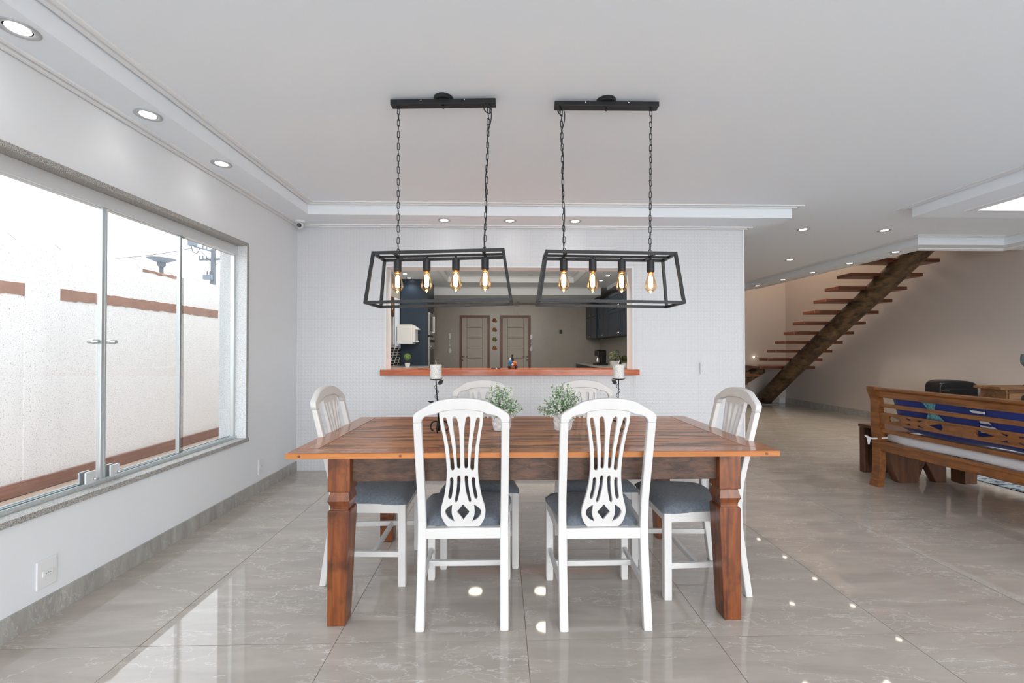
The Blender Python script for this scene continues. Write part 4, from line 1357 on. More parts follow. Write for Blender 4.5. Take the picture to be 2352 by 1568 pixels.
plate_on_back('wall_outlet', 'small pale outlet plate on kitchen end wall left of the doors', 'outlet', 1044, 818, 0.09, 0.12, M_kwall)
plate_on_back('wall_switch', 'pale square switch plate on kitchen end wall right of the doors', 'switch', 1279, 762, 0.09, 0.12, M_kwall)
plate_on_back('intercom_panel', 'small dark intercom panel on kitchen end wall right of the doors', 'intercom', 1288, 762, 0.07, 0.11, M_blackp, 0.02)
for px, py0, py1, lb in ((1033.5, 765, 812, 'left of the doors beside the tall cabinet'), (1220.5, 768, 808, 'hanging beside the right door frame')):
    a, c = far(px, py0, KY1), far(px, py1, KY1)
    ho = thing('hanging_ornament', 'slim white ornament on kitchen end wall ' + lb, 'ornament', (a.x, KY1 - 0.04, c.z))
    hh = a.z - c.z
    part('cord', B().tube([(0, 0, 0), (0, 0, hh)], 0.006, 6), M_plastic, ho)
    part('tag', B().box(-0.03, 0.03, -0.01, 0.01, hh * 0.72, hh), M_plastic, ho, bevel=0.004)
    part('bead', B().lathe([(0.0, 0), (0.045, 0.03), (0.05, 0.08), (0.035, 0.13), (0.0, 0.16)], 12, (0, 0, 0)), M_plastic, ho, smooth=True)
    part('bead', B().lathe([(0.0, 0.19), (0.028, 0.22), (0.0, 0.25)], 10), M_pot, ho, smooth=True)

# wall cabinets on the right of the kitchen
for k, (y0, y1, dd, nd, lb) in enumerate(((10.12, 11.29, 0.35, 2, 'farthest navy wall cabinet at the end of the kitchen'), (9.0, 9.98, 0.33, 2, 'middle navy wall cabinet with paired doors in the kitchen'), (7.3, 8.9, 0.35, 2, 'nearest navy wall cabinet partly hidden by the opening edge'))):
    wc = thing('wall_cabinet', lb, 'cabinet', (KX1, y0, 1.48), group='navy wall cabinets')
    H = 0.87
    W_ = y1 - y0
    part('body', B().box(-dd, 0, 0, W_, 0, H), M_navyd, wc)
    for q in range(nd):
        a, c = q * W_ / nd + 0.006, (q + 1) * W_ / nd - 0.006
        splits = ((0.0, H),) if k == 1 else ((0, H * 0.62), (H * 0.62, H))
        for (s0, s1) in splits:
            dr = part('door', B().box(-dd - 0.018, -dd, a, c, s0 + 0.005, s1 - 0.005), M_navyd, wc, bevel=0.002)
            part('door_frame', B().box(-dd - 0.026, -dd - 0.018, a, a + 0.06, s0 + 0.005, s1 - 0.005).box(-dd - 0.026, -dd - 0.018, c - 0.06, c, s0 + 0.005, s1 - 0.005)
                 .box(-dd - 0.026, -dd - 0.018, a + 0.06, c - 0.06, s0 + 0.005, s0 + 0.065).box(-dd - 0.026, -dd - 0.018, a + 0.06, c - 0.06, s1 - 0.065, s1 - 0.005), M_navyd, dr)
            ky = (c - 0.035) if q == 0 else (a + 0.035)
            part('knob', B().lathe([(0.0, 0), (0.010, 0), (0.015, 0.02), (0.0, 0.028)], 10), M_chrome, dr, (-dd - 0.026, ky, s0 + 0.05), (0, -PI / 2, 0), True)
tag(part('kitchen_worktop', B().box(1.98, KX1, 5.3, 11.29, 0.83, 0.868), M_counter, bevel=0.004), 'pale kitchen worktop on the right side holding the coffee maker', 'worktop')
kc = thing('base_cabinet', 'navy base cabinet under the pale worktop holding the coffee maker', 'cabinet', (2.0, 5.3, 0))
part('body', B().box(0.0, 0.63, 0.0, 5.98, 0, 0.828), M_navyd, kc)

cm = thing('coffee_maker', 'black drip coffee maker on the kitchen worktop', 'coffee maker', (2.13, 9.05, 0.868), (0, 0, 0.15))
part('base_plate', B().box(-0.13, 0.13, -0.11, 0.12, 0, 0.045), M_blackp, cm, bevel=0.01)
part('tower', B().box(-0.02, 0.10, -0.08, 0.11, 0.045, 0.30), M_blackp, cm, bevel=0.012)
part('head', B().loft([[(x, y, z) for x, y in ((-0.10, -0.09), (0.105, -0.09), (0.105, 0.115), (-0.10, 0.115))] for z in (0.20, 0.31)]), M_blackp, cm, bevel=0.02)
part('lid', B().box(-0.09, 0.095, -0.08, 0.105, 0.31, 0.328), M_blackp, cm, bevel=0.008)
part('carafe', B().lathe([(0.0, 0.046), (0.055, 0.046), (0.062, 0.08), (0.058, 0.12), (0.04, 0.155), (0.044, 0.165), (0.0, 0.165)], 18, (-0.065, 0.0, 0)), M_steel, cm, smooth=True)


def small_plant(name, label, loc, pot_w, pot_h, R, H, cols, seed, square=True):
    t = thing(name, label, 'potted plant', loc)
    if square:
        part('pot', B().loft([[(x * s, y * s, z) for x, y in ((-1, -1), (1, -1), (1, 1), (-1, 1))] for z, s in ((0, pot_w * 0.42), (pot_h, pot_w * 0.5))]), M_pot, t, bevel=0.003)
    else:
        part('pot', B().lathe([(0.0, 0), (pot_w * 0.4, 0), (pot_w * 0.5, pot_h), (0.0, pot_h)], 16), M_pot, t)
    r_ = random.Random(seed)
    for q, m_ in enumerate(cols):
        b = B()
        for k in range(220):
            z = r_.uniform(-0.6, 1)
            a_ = r_.uniform(0, 2 * PI)
            rr = math.sqrt(max(0, 1 - z * z)) * r_.uniform(0.5, 1)
            p_ = Vector((rr * math.cos(a_) * R, rr * math.sin(a_) * R, pot_h + H * (0.5 + 0.5 * z)))
            d = Vector((r_.uniform(-1, 1), r_.uniform(-1, 1), r_.uniform(-0.3, 1))).normalized()
            s_ = d.orthogonal().normalized() * 0.010
            b.add([p_, p_ + d * 0.014 + s_, p_ + d * 0.03, p_ + d * 0.014 - s_], [(0, 1, 2), (0, 2, 3)])
        part('leaves', b, m_, t, kind='stuff')
    return t


M_peach = mat('peach_blossom', (0.55, 0.42, 0.30), 0.7)
small_plant('flower_pot', 'leafy pale-blossomed plant in a square white pot beside the coffee maker', (2.36, 8.8, 0.868), 0.165, 0.10, 0.11, 0.19, (M_leafg, M_peach, M_leafp), 5)
small_plant('flower_pot', 'small green succulent at the edge of the pass-through opening', (2.46, 8.4, 0.868), 0.12, 0.07, 0.07, 0.13, (M_leafg, M_stump), 6, False)
M_clear = glassy('clear_glass', (0.88, 0.9, 0.9), 2.0)
gb = thing('glass_decanter', 'clear glass decanter behind the leafy plant in the kitchen', 'decanter', (2.53, 9.15, 0.868))
part('bottle', B().lathe([(0.06, 0), (0.07, 0.02), (0.07, 0.16), (0.03, 0.21), (0.025, 0.26), (0.04, 0.28)], 18), M_clear, gb, smooth=True)
part('stopper', B().lathe([(0.0, 0.27), (0.022, 0.275), (0.028, 0.31), (0.0, 0.33)], 14), M_clear, gb, smooth=True)
# ceiling fan hook light at kitchen end
v = far(1190, 693, 10.9)
kh = thing('wall_spotlight', 'tiny spotlight rail under the kitchen soffit above the doors', 'spotlight', (v.x, 10.9, 2.447))
part('rod', B().tube([(0, 0, 0), (0, 0, -0.05)], 0.012, 8), M_steel, kh)
part('rail', B().tube([(-0.14, 0, -0.05), (0.0, 0, -0.05)], 0.010, 8), M_steel, kh)
part('lamp_head', B().lathe([(0.0, 0.02), (0.02, 0.02), (0.028, -0.03), (0.0, -0.03)], 12, (0.0, 0, -0.05)), M_steel, kh)

# ------------------------------------------------------------------ STAIRCASE
st = thing('staircase', 'open staircase of floating reddish wooden treads on one slanted dark log', 'staircase', (5.86, 9.2, 0))
ox, oy = 5.86, 9.2
SX0, SX1 = 5.288 - ox, 6.40 - ox
st0, stz, dy, dz = 8.522, 0.838, -0.2531, 0.1669
me = B().box(SX0, SX1, 0.0, 0.285, -0.052, 0).mesh('tread')
for k in range(1, 14):
    o = link('tread', me, M_dwood, st, (0, st0 + k * dy - oy, stz + k * dz + 0.026), bevel=0.006)
part('landing', B().box(SX0, 6.44 - ox, st0 - oy, YF - 0.03 - oy, stz - 0.03, stz + 0.026), M_dwood, st, bevel=0.006)
me = B().box(-0.29, 0.0, 0.0, 0.80, -0.052, 0).mesh('lower_tread')
for k in range(1, 5):
    link('lower_tread', me, M_dwood, st, (SX0 + 0.02 - (k - 1) * 0.265, st0 - oy + 0.02, stz - k * dz + 0.026), bevel=0.006)


def log(p, q, r, seed):
    p, q = Vector(p), Vector(q)
    rn = random.Random(seed)
    n, m = 20, 26
    d = (q - p).normalized()
    a = d.cross(Vector((0, 0, 1))).normalized()
    u = a.cross(d)
    rings = []
    ph = [rn.uniform(0, 6) for _ in range(4)]
    for i in range(m + 1):
        t = i / m
        c = p.lerp(q, t) + a * 0.012 * math.sin(5 * t + ph[0]) + u * 0.012 * math.sin(7 * t + ph[1])
        rr = r * (1.02 - 0.04 * t)
        rings.append([c + (a * math.cos(2 * PI * k / n) + u * math.sin(2 * PI * k / n)) * rr * (1 + 0.02 * math.sin(3 * 2 * PI * k / n + 4 * t + ph[2])) for k in range(n)])
    return B().loft(rings)


part('log_beam', log((0, 9.26 - oy, 0.13), (0, 5.35 - oy, 2.94), 0.150, 1), M_log, st, smooth=True)
part('lower_log', log((-1.7, 8.98 - oy, 0.0), (-0.25, 8.98 - oy, 0.78), 0.11, 4), M_log, st, smooth=True)
part('metal_foot', B().box(-0.17, 0.17, 9.1 - oy, 9.34 - oy, 0.0, 0.02), M_steel, st)
for k, (x, y, z, rot, lb) in enumerate(((5.72, YF, 1.032, (PI / 2, 0, 0), 'small glowing step light on the far wall just above the landing'), (XR, 8.527, 1.048, (0, -PI / 2, 0), 'lowest glowing step light on the stair side wall'), (XR, 8.014, 1.402, (0, -PI / 2, 0), 'middle glowing step light on the stair side wall'), (XR, 7.501, 1.769, (0, -PI / 2, 0), 'highest glowing step light on the stair side wall'))):
    t = thing('step_light', lb, 'wall light', (x, y, z), rot, 'stair step lights')
    part('bezel', B().lathe([(0.0, 0), (0.032, 0), (0.030, 0.006), (0.0, 0.006)], 18), M_ring, t)
    part('lens', B().lathe([(0.0, 0.006), (0.018, 0.006), (0.012, 0.012), (0.0, 0.013)], 16), M_lensw, t)
    l = bpy.data.lights.new('step_lamp', 'POINT')
    l.energy = 0.03
    l.color = (1.0, 0.85, 0.62)
    l.shadow_soft_size = 0.015
    lo = bpy.data.objects.new('step_lamp', l)
    COL.objects.link(lo)
    lo.parent = t
    lo.location = (0, 0, 0.04)

# unseen warm fill light added above the stairwell to brighten the hall walls
l = bpy.data.lights.new('upstairs_fill', 'POINT')
l.energy = 28
l.color = (1.0, 0.80, 0.62)
l.shadow_soft_size = 0.7
lo = bpy.data.objects.new('upstairs_fill', l)
COL.objects.link(lo)
lo.location = (5.8, 8.0, 4.25)

# ------------------------------------------------------------------ BENCH / DAYBED
BA = math.atan2(-0.13, 0.99)        # bench length axis is local -Y
bn = thing('wooden_daybed', 'carved wooden daybed bench with slatted back, its back towards the dining table', 'bench', (3.308, 3.70, 0), (0, 0, 0.07))
LB = 1.95


def post(y0, y1):
    prof_ = [(0.0, -0.035, 0.062), (0.06, -0.018, 0.058), (0.14, -0.004, 0.054), (0.30, 0.0, 0.054), (0.42, -0.004, 0.056), (0.55, -0.012, 0.056), (0.66, -0.014, 0.056), (0.75, -0.016, 0.056), (0.82, -0.040, 0.058), (0.852, -0.052, 0.062), (0.872, -0.050, 0.060), (0.878, -0.040, 0.046)]
    pr = crom([(a, b, c) for a, b, c in prof_], 3, False)
    return B().loft([[(x, y0, z), (x + wd, y0, z), (x + wd, y1, z), (x, y1, z)] for z, x, wd in pr])


part('post', post(-0.075, 0.0), M_bench, bn, bevel=0.006)
part('post', post(-LB, -LB + 0.075), M_bench, bn, bevel=0.006)


def rail(name, z0, z1, x0, x1, **kw):
    return part(name, B().box(x0, x1, -LB + 0.07, -0.07, z0, z1), M_bench, bn, **kw)


part('top_rail', B().loft([[(-0.046, y, 0.868), (-0.005, y, 0.872), (0.012, y, 0.855), (0.018, y, 0.785), (-0.012, y, 0.785), (-0.020, y, 0.835), (-0.046, y, 0.850)] for y in (-LB + 0.07, -0.07)]), M_bench, bn, bevel=0.003)
rail('back_slat', 0.700, 0.733, -0.002, 0.022, bevel=0.004)
rail('back_slat', 0.478, 0.512, 0.004, 0.028, bevel=0.004)
rail('seat_rail', 0.315, 0.402, 0.004, 0.040, bevel=0.006)
part('seat_rail_lip', B().box(-0.006, 0.004, -LB + 0.07, -0.07, 0.378, 0.402), M_bench, bn, bevel=0.003)
hl = []
y = 0.30
for c in range(3):
    yc = 0.36 + c * 0.63
    z = 0.607
    hl.append(crom([(yc - 0.215, z - 0.022), (yc - 0.222, z), (yc - 0.215, z + 0.022), (yc - 0.19, z + 0.020), (yc - 0.105, z)], 3) if False else [(yc - 0.20, z - 0.024), (yc - 0.212, z), (yc - 0.20, z + 0.026), (yc - 0.10, z + 0.001)])
    hl.append([(yc + 0.20, z - 0.024), (yc + 0.10, z + 0.001), (yc + 0.20, z + 0.026), (yc + 0.212, z)])
    for sx_ in (-1, 1):
        for sz in (-1, 1):
            q = [(yc + sx_ * 0.022, z + sz * 0.026), (yc + sx_ * 0.075, z + sz * 0.030), (yc + sx_ * 0.034, z + sz * 0.012)]
            hl.append(q)
me = plate('carved_rail', [(0.07, 0.560), (LB - 0.07, 0.560), (LB - 0.07, 0.654), (0.07, 0.654)], hl, 0.022, 0.0015)
me = remap(me, lambda a, b, c: (0.010 + c, -a, b))
link('carved_rail', me, M_bench, bn)
DB = 0.92
part('front_rail', B().box(DB - 0.04, DB, -LB + 0.04, -0.04, 0.30, 0.40), M_bench, bn, bevel=0.005)
for yy in (-0.06, -LB + 0.02):
    part('end_rail', B().box(0.02, DB, yy, yy + 0.04, 0.315, 0.40), M_bench, bn, bevel=0.004)
part('seat_base', B().box(0.04, DB - 0.04, -LB + 0.06, -0.06, 0.34, 0.385), M_bench, bn)
for yy in (-0.085, -LB + 0.02):
    part('front_leg', B().box(DB - 0.10, DB + 0.02, yy, yy + 0.12, 0.0, 0.30), M_stump, bn, bevel=0.006)


def soft_box(x0, x1, y0, y1, z0, z1, r, n=5, wob=0.0, seed=0):
    """rounded cushion block"""
    rn = random.Random(seed)
    bm = bmesh.new()
    bmesh.ops.create_cube(bm, size=1)
    bmesh.ops.subdivide_edges(bm, edges=bm.edges[:], cuts=11, use_grid_fill=True)
    cx_, cy2, cz_ = (x0 + x1) / 2, (y0 + y1) / 2, (z0 + z1) / 2
    hx, hy, hz = (x1 - x0) / 2, (y1 - y0) / 2, (z1 - z0) / 2
    ph = [rn.uniform(0, 6) for _ in range(3)]
    for v in bm.verts:
        p = [v.co.x * 2 * hx, v.co.y * 2 * hy, v.co.z * 2 * hz]
        q = [max(-h + r, min(h - r, a)) for a, h in zip(p, (hx, hy, hz))]
        d = Vector([a - b for a, b in zip(p, q)])
        if d.length > 1e-9:
            d = d.normalized() * min(r, d.length if d.length < r else r)
        c = Vector(q) + d
        c += Vector((0, 0, wob * math.sin(9 * c.y + ph[0]) * math.sin(7 * c.x + ph[1])))
        v.co = (cx_ + c.x, cy2 + c.y, cz_ + c.z)
    me = bpy.data.meshes.new('cushion')
    bm.to_mesh(me)
    bm.free()
    me.polygons.foreach_set('use_smooth', [True] * len(me.polygons))
    return me


Rz = Matrix.Rotation(0.07, 4, 'Z')


def on_bench(name, label, cat, me, m_, off=(0, 0, 0), rot=(0, 0, 0.07)):
    v = Rz @ Vector(off)
    return tag(link(name, me, m_, None, (3.308 + v.x, 3.70 + v.y, off[2]), rot), label, cat)


mt = on_bench('mattress', 'white sheet-covered mattress lying on the daybed seat', 'mattress', soft_box(0.045, 0.90, -LB + 0.07, -0.08, 0.388, 0.475, 0.035, 5, 0.004), M_sheet)
part('tie', B().tube([(0.06, -0.09, 0.430), (0.02, -0.07, 0.425), (-0.03, -0.02, 0.412)], 0.008, 6), M_sheet, mt)
part('bow', B().loft([[(-0.030, -0.02, 0.412), (-0.03, 0.0, 0.42), (-0.045, 0.005, 0.40)], [(-0.045, -0.02, 0.36), (-0.04, -0.01, 0.362), (-0.05, -0.01, 0.358)]]).loft([[(-0.03, -0.03, 0.42), (-0.032, 0.01, 0.43), (-0.04, -0.01, 0.40)], [(-0.045, 0.02, 0.44), (-0.05, 0.024, 0.43), (-0.05, 0.01, 0.42)]]), M_sheet, mt)


def slanted(y0, y1, seed):
    me = soft_box(0.0, 0.17, y0, y1, 0.0, 0.36, 0.07, 5, 0.012, seed)
    return remap(me, lambda x, y, z: (0.045 + x + (0.40 - z) * 0.30 - 0.0, y, 0.482 + z * 0.95))


on_bench('back_cushion', 'royal blue back cushion leaning at the far end of the daybed', 'cushion', slanted(-0.98, -0.085, 1), M_blue)
on_bench('back_cushion', 'royal blue back cushion at the frame edge end of the daybed', 'cushion', slanted(-1.86, -1.00, 2), M_blue)
M_teal = mat('teal_patterned_fabric', (0.13, 0.36, 0.42), 0.85, var=0.6, vscale=55)
m_, t2, p2 = M('blue_white_stripes')
tcn = t2.nodes.new('ShaderNodeTexCoord')
wv = t2.nodes.new('ShaderNodeTexWave')
wv.inputs['Scale'].default_value = 9.0
wv.bands_direction = 'Z'
cr = t2.nodes.new('ShaderNodeValToRGB')
cr.color_ramp.elements[0].position = 0.48
cr.color_ramp.elements[0].color = (0.02, 0.04, 0.15, 1)
cr.color_ramp.elements[1].position = 0.52
cr.color_ramp.elements[1].color = (0.75, 0.75, 0.8, 1)
t2.links.new(tcn.outputs['Object'], wv.inputs['Vector'])
t2.links.new(wv.outputs['Fac'], cr.inputs[0])
t2.links.new(cr.outputs[0], p2.inputs['Base Color'])
M_stripe = m_


def tie_strip(y0, y1, zt_, zb_):
    b = B()
    rings = []
    for k in range(9):
        u = k / 8
        z = zt_ + (zb_ - zt_) * u
        wd = 0.055 * (1 - 0.35 * math.sin(PI * u)) + 0.012 * math.sin(8 * u)
        yc = y0 + (y1 - y0) * u
        x = 0.030 + 0.004 * math.sin(6 * u)
        if z < 0.82:
            x = 0.045 + (0.40 - (z - 0.472) / 0.95) * 0.30 - 0.012
            x = max(0.028, x - 0.004)
        rings.append([(x, yc - wd, z), (x, yc + wd, z), (x + 0.006, yc + wd, z), (x + 0.006, yc - wd, z)])
    return b.loft(rings)


on_bench('patterned_scarf', 'teal patterned fabric strip hanging over the blue cushion', 'scarf', tie_strip(-0.42, -0.44, 0.835, 0.63).mesh('patterned_scarf'), M_teal)
on_bench('striped_towel', 'blue and white striped fabric strip hanging over the blue cushion', 'towel', tie_strip(-0.72, -0.80, 0.83, 0.60).mesh('striped_towel'), M_stripe)

# rustic side table behind the daybed end
rt = thing('rustic_side_table', 'dark rustic wooden table with zigzag cut legs behind the daybed', 'side table', (3.50, 3.73, 0), (0, 0, 0.0))
me = plate('zigzag_panel', [(0.0, 0.44), (0.0, 0.19), (0.07, 0.02), (0.09, 0.0), (0.25, 0.0), (0.262, 0.02), (0.332, 0.19), (0.418, 0.02), (0.43, 0.0), (0.525, 0.0), (0.525, 0.44)], [], 0.07, 0.005)
me = remap(me, lambda a, b, c: (a, 0.037 + c, b))
link('zigzag_panel', me, M_stump, rt)
part('back_slab', B().box(0.048, 0.60, 0.324, 0.384, 0.0, 0.44), M_stump, rt, bevel=0.008)
part('table_top', B().box(0.048, 0.60, -0.005, 0.40, 0.44, 0.47), M_stump, rt, bevel=0.008)

# rug
m_, t2, p2 = M('patterned_rug')
tcn = t2.nodes.new('ShaderNodeTexCoord')
mp = t2.nodes.new('ShaderNodeMapping')
mp.inputs['Scale'].default_value = (3, 9, 1)
mp.inputs['Rotation'].default_value = (0, 0, 0.6)
nz = t2.nodes.new('ShaderNodeTexNoise')
nz.inputs['Scale'].default_value = 2.0
nz.inputs['Distortion'].default_value = 1.5
cr = t2.nodes.new('ShaderNodeValToRGB')
cr.color_ramp.elements[0].position = 0.45
cr.color_ramp.elements[0].color = (0.03, 0.045, 0.07, 1)
cr.color_ramp.elements[1].position = 0.52
cr.color_ramp.elements[1].color = (0.30, 0.34, 0.36, 1)
t2.links.new(tcn.outputs['Object'], mp.inputs[0])
t2.links.new(mp.outputs[0], nz.inputs['Vector'])
t2.links.new(nz.outputs['Fac'], cr.inputs[0])
t2.links.new(cr.outputs[0], p2.inputs['Base Color'])
p2.inputs['Roughness'].default_value = 0.95
tag(part('rug', B().box(0, 1.6, -2.3, 0, 0.0005, 0.010), m_, None, (4.36, 3.955, 0), (0, 0, 0.02)), 'dark blue and pale patterned rug on the floor beyond the daybed', 'rug')

# speaker, console, vase
sp = thing('party_speaker', 'large black rounded loudspeaker standing behind the daybed by the wall', 'speaker', (6.17, 5.66, 0), (0, 0, -0.30))
ol = crom([(x * 0.88, z) for x, z in [(-0.235, 0.0), (-0.245, 0.3), (-0.245, 0.62), (-0.225, 0.735), (-0.14, 0.775), (0.0, 0.782), (0.14, 0.775), (0.225, 0.735), (0.245, 0.62), (0.245, 0.3), (0.235, 0.0)]], 4, False)
me = plate('cabinet', ol, [], 0.30, 0.02)
me = remap(me, lambda a, b, c: (a, c, b + 0.002))
link('cabinet', me, M_blackp, sp)
gr = [(-0.20, 0.04), (-0.20, 0.60), (0.20, 0.60), (0.20, 0.04)]
me = plate('grille', gr, [], 0.012, 0.003)
link('grille', remap(me, lambda a, b, c: (a, -0.155 + c, b)), mat('speaker_mesh', (0.02, 0.02, 0.02), 0.8, bump=0.6, bscale=300), sp)
part('handle_bar', B().box(-0.15, 0.15, -0.156, -0.150, 0.655, 0.685), M_black, sp, bevel=0.002)
part('badge', B().box(-0.19, -0.10, -0.157, -0.150, 0.640, 0.648), M_steel, sp)

cs = thing('console_table', 'brown wooden console table with dark metal drawer pulls at the frame edge', 'console table', (5.55, 4.56, 0))
M_cons = wood('console_wood', (0.10, 0.045, 0.018), (0.26, 0.13, 0.055), 0, 3, 10, 0.45, 0.2, knots=0.3)
part('table_top', B().box(0.0, 0.86, 0.0, 0.28, 0.755, 0.785), M_cons, cs, bevel=0.004)
part('case', B().box(0.075, 0.83, 0.02, 0.27, 0.52, 0.755), M_cons, cs)
part('moulding', B().box(0.10, 0.82, 0.012, 0.02, 0.722, 0.748), M_stump, cs)
for x0 in (0.10, 0.465):
    dr = part('drawer', B().box(x0, x0 + 0.35, 0.006, 0.02, 0.55, 0.712), M_cons, cs, bevel=0.004)
    part('drawer_pull', B().lathe([(0.0, 0), (0.045, 0), (0.03, 0.006), (0.012, 0.008), (0.010, 0.022), (0.0, 0.024)], 12), M_iron, dr, (x0 + 0.175, 0.006, 0.655), (PI / 2, 0, 0))
for x in (0.09, 0.76):
    for yv in (0.03, 0.20):
        part('leg', B().box(x, x + 0.06, yv, yv + 0.06, 0, 0.52), M_cons, cs, bevel=0.004)
M_vase = mat('hammered_blue_glass', (0.12, 0.17, 0.19), 0.15, var=0.5, vscale=120, bump=0.6, bscale=150)
vs_ = thing('goblet_vase', 'blue-grey patterned glass goblet vase cut by the frame edge', 'vase', (6.055, 4.70, 0.785))
part('bowl', B().lathe([(0.012, 0.215), (0.045, 0.225), (0.066, 0.26), (0.070, 0.30), (0.064, 0.355), (0.060, 0.365), (0.056, 0.36), (0.0, 0.25)], 24), M_vase, vs_, smooth=True)
part('stem', B().lathe([(0.0, 0.0), (0.055, 0.0), (0.05, 0.01), (0.012, 0.03), (0.010, 0.20), (0.014, 0.216), (0.0, 0.216)], 18), M_vase, vs_, smooth=True)

# ------------------------------------------------------------------ DOWNLIGHTS
RING = B().lathe([(0.040, 0.0), (0.060, 0.0), (0.062, -0.003), (0.058, -0.005), (0.044, -0.003), (0.038, 0.004)], 28).mesh('ring', True)
LENS = B().lathe([(0.0, -0.002), (0.036, -0.002), (0.039, 0.002), (0.0, 0.003)], 20).mesh('lens')
RINGW, LENSW = RING.copy(), LENS.copy()


def downlight(label, x, y, z, power, warm=False, s=1.0, group='ceiling downlights'):
    t = thing('downlight', label, 'downlight', (x, y, z), group=group)
    t.scale = (s, s, 1)
    link('ring', RING, M_ring, t)
    link('lens', LENSW if warm else LENS, M_lensw if warm else M_lens, t)
    if power:
        l = bpy.data.lights.new('lamp', 'SPOT')
        l.energy = power
        l.spot_size = 2.2
        l.spot_blend = 0.7
        l.shadow_soft_size = 0.035
        l.color = (1.0, 0.86, 0.68) if warm else (1.0, 0.95, 0.88)
        lo = bpy.data.objects.new('lamp', l)
        COL.objects.link(lo)
        lo.parent = t
        lo.location = (0, 0, -0.02)
    return t


PD = 0.3
for y, lb in ((1.666, 'nearest'), (2.266, 'middle'), (2.852, 'farthest')):
    downlight('round downlight in the soffit above the window, %s of the three' % lb, -1.868, y, ZS, 0.25)
for x, lb in ((-0.55, 'leftmost'), (0.08, 'middle'), (0.71, 'rightmost')):
    downlight('small downlight in the soffit over the kitchen pass-through, %s of three' % lb, x, 4.05, ZS, PD)
downlight('ceiling downlight between the dining soffit corner and the stairs', 3.363, 4.615, ZC, 5.0, True)
downlight('ceiling downlight just below the skylight frame corner', 4.297, 4.626, ZC, 5.0, True)
downlight('lone ceiling downlight deeper in the hall near the stair soffit', 4.284, 6.163, ZC, 8.0, True)
for k, (x, y, lb) in enumerate(((5.0, 5.224, 'first from the front corner'), (4.995, 5.926, 'second from the front corner'), (4.985, 6.643, 'third from the front corner'), (4.975, 7.339, 'fourth from the front corner'), (4.955, 8.051, 'fifth and farthest'))):
    downlight('downlight in the narrow soffit along the stairwell, %s' % lb, x, y, ZS, 10.0, True, 0.9)
downlight('kitchen downlight above the tall blue cabinet side, nearer of two', -1.80, 7.9, KZ, 3, False, 1.0)
downlight('kitchen downlight above the tall blue cabinet side, farther of two', -1.82, 8.36, KZ, 3, False, 1.0)
for y, lb in ((7.46, 'nearest'), (8.03, 'middle'), (8.58, 'farthest')):
    downlight('warm kitchen downlight before the wall cabinets, %s of three' % lb, 2.035, y, KZ, 3, True)
# round ceiling panels in the kitchen tray, seen mirrored in the polished floor
M_panel = emit('ceiling_panel_glow', (1.0, 0.95, 0.78), 5.0)
for x, y, lb in ((-0.42, 6.86, 'farther one on the window side'), (0.645, 6.86, 'farther one on the stair side'), (0.60, 5.97, 'nearer one')):
    t = thing('ceiling_panel_light', 'round kitchen ceiling light seen only mirrored in the floor, %s' % lb, 'ceiling light', (x, y, RZ), group='round kitchen lights')
    part('rim', B().lathe([(0.112, 0), (0.125, 0), (0.125, -0.02), (0.112, -0.022)], 28), M_trim, t)
    part('diffuser', B().lathe([(0.0, -0.026), (0.108, -0.026), (0.112, -0.0225), (0.0, -0.0225)], 28), M_panel, t)
# hidden fill spots added behind the opening head to brighten the kitchen
for x in (-0.9, 0.1, 1.1):
    l = bpy.data.lights.new('kitchen_fill', 'SPOT')
    l.spot_size = 2.6
    l.spot_blend = 0.8
    l.shadow_soft_size = 0.06
    l.energy = 46
    l.color = (1.0, 0.93, 0.82)
    lo = bpy.data.objects.new('kitchen_fill', l)
    COL.objects.link(lo)
    lo.location = (x, 4.72, KZ - 0.03)
    lo.rotation_euler = (0.65, 0, 0)

# ------------------------------------------------------------------ SMALL WALL FITTINGS
def outlet(label, y, z):
    t = thing('wall_outlet', label, 'outlet', (XL, y, z), group='wall outlets')
    part('plate', B().box(0, 0.007, -0.042, 0.042, -0.062, 0.062), M_plastic, t, bevel=0.003)
    so = part('socket', B().box(0.007, 0.012, -0.023, 0.023, -0.013, 0.013), M_plastic, t, bevel=0.003)
    for yy in (-0.009, 0.0, 0.009):
        part('pin_hole', B().lathe([(0.0, 0), (0.0025, 0), (0.0025, 0.001), (0.0, 0.001)], 8), M_socket, so, (0.012, yy, 0.002 * (yy == 0)), (0, PI / 2, 0))
    return t


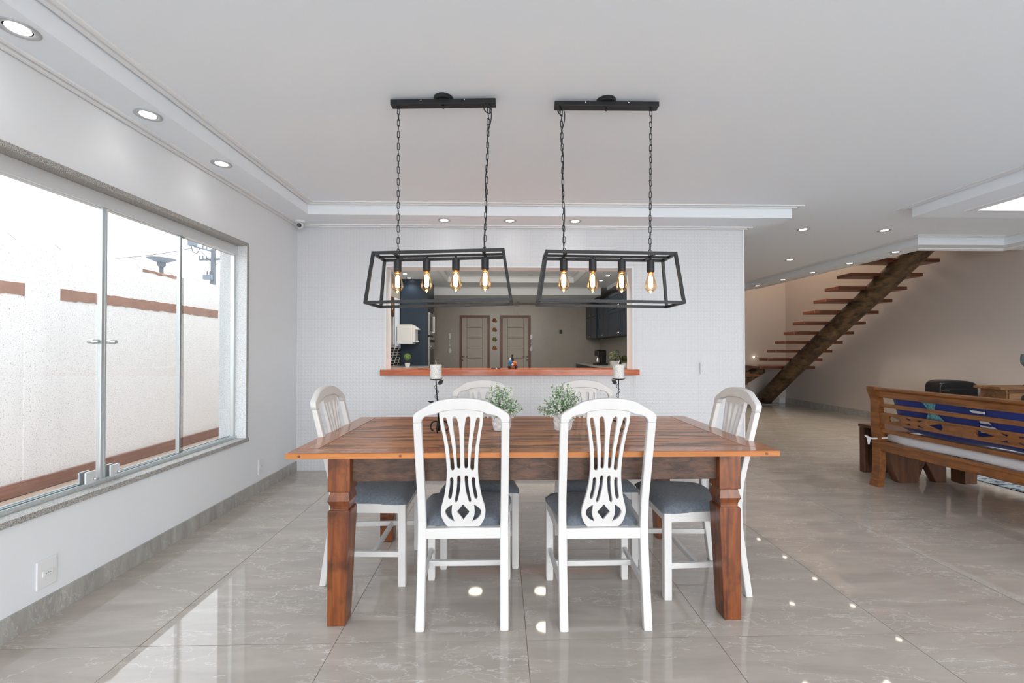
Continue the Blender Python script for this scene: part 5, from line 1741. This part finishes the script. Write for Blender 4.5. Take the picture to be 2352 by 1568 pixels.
outlet('white wall outlet above the baseboard, the one nearer the camera', 1.952, 0.204)
outlet('white wall outlet above the baseboard, near the room corner', 3.635, 0.216)
sw = thing('light_switch', 'pale double light switch on the embossed white wall', 'switch', (2.055, YB - 0.002, 1.014))
part('plate', B().box(-0.038, 0.038, -0.008, 0.0, -0.058, 0.058), M_emb, sw, bevel=0.002)
for z in (-0.022, 0.025):
    part('button', B().box(-0.020, 0.020, -0.012, -0.008, z - 0.012, z + 0.012), M_emb, sw, bevel=0.001)
# small security camera in the corner
v = far(691.5, 0, 4.10)
sc_ = thing('security_camera', 'small white dome security camera with black lens in the ceiling corner', 'camera', (v.x, 4.10, ZS))
part('mount', B().lathe([(0.0, -0.02), (0.040, -0.02), (0.046, -0.012), (0.046, 0.0), (0.0, 0.0)], 24), M_plastic, sc_, smooth=False)
bm = bmesh.new()
bmesh.ops.create_uvsphere(bm, u_segments=20, v_segments=12, radius=0.034)
me = bpy.data.meshes.new('ball')
bm.to_mesh(me)
bm.free()
me.polygons.foreach_set('use_smooth', [True] * len(me.polygons))
link('ball', me, M_plastic, sc_, (0.0, 0, -0.042))
part('lens', B().lathe([(0.0, 0), (0.020, 0), (0.020, 0.018), (0.016, 0.022), (0.0, 0.020)], 20), M_blackp, sc_, (0.004, -0.018, -0.048), (PI / 2 + 0.25, 0, 0.25))
# blind drawn over the kitchen window
mb_ = bpy.data.materials.new('translucent_blind')
mb_.use_nodes = True
tb_ = mb_.node_tree
tb_.nodes.clear()
ob_ = tb_.nodes.new('ShaderNodeOutputMaterial')
d1, d2, m1 = tb_.nodes.new('ShaderNodeBsdfDiffuse'), tb_.nodes.new('ShaderNodeBsdfTranslucent'), tb_.nodes.new('ShaderNodeMixShader')
d1.inputs[0].default_value = d2.inputs[0].default_value = (0.86, 0.88, 0.92, 1)
m1.inputs[0].default_value = 0.55
tb_.links.new(d1.outputs[0], m1.inputs[1])
tb_.links.new(d2.outputs[0], m1.inputs[2])
tb_.links.new(m1.outputs[0], ob_.inputs[0])
kb = thing('window_blind', 'bright white blind drawn over the slanted kitchen window', 'blind', (KX0, KW0, 1.25))
part('fabric', B().box(0.006, 0.009, 0.08, 0.45, 0.0, 0.90), mb_, kb)
part('head_rail', B().box(0.002, 0.035, 0.06, 0.46, 0.90, 0.94), M_plastic, kb)
part('hem_bar', B().box(0.003, 0.013, 0.08, 0.45, -0.015, 0.0), M_plastic, kb)
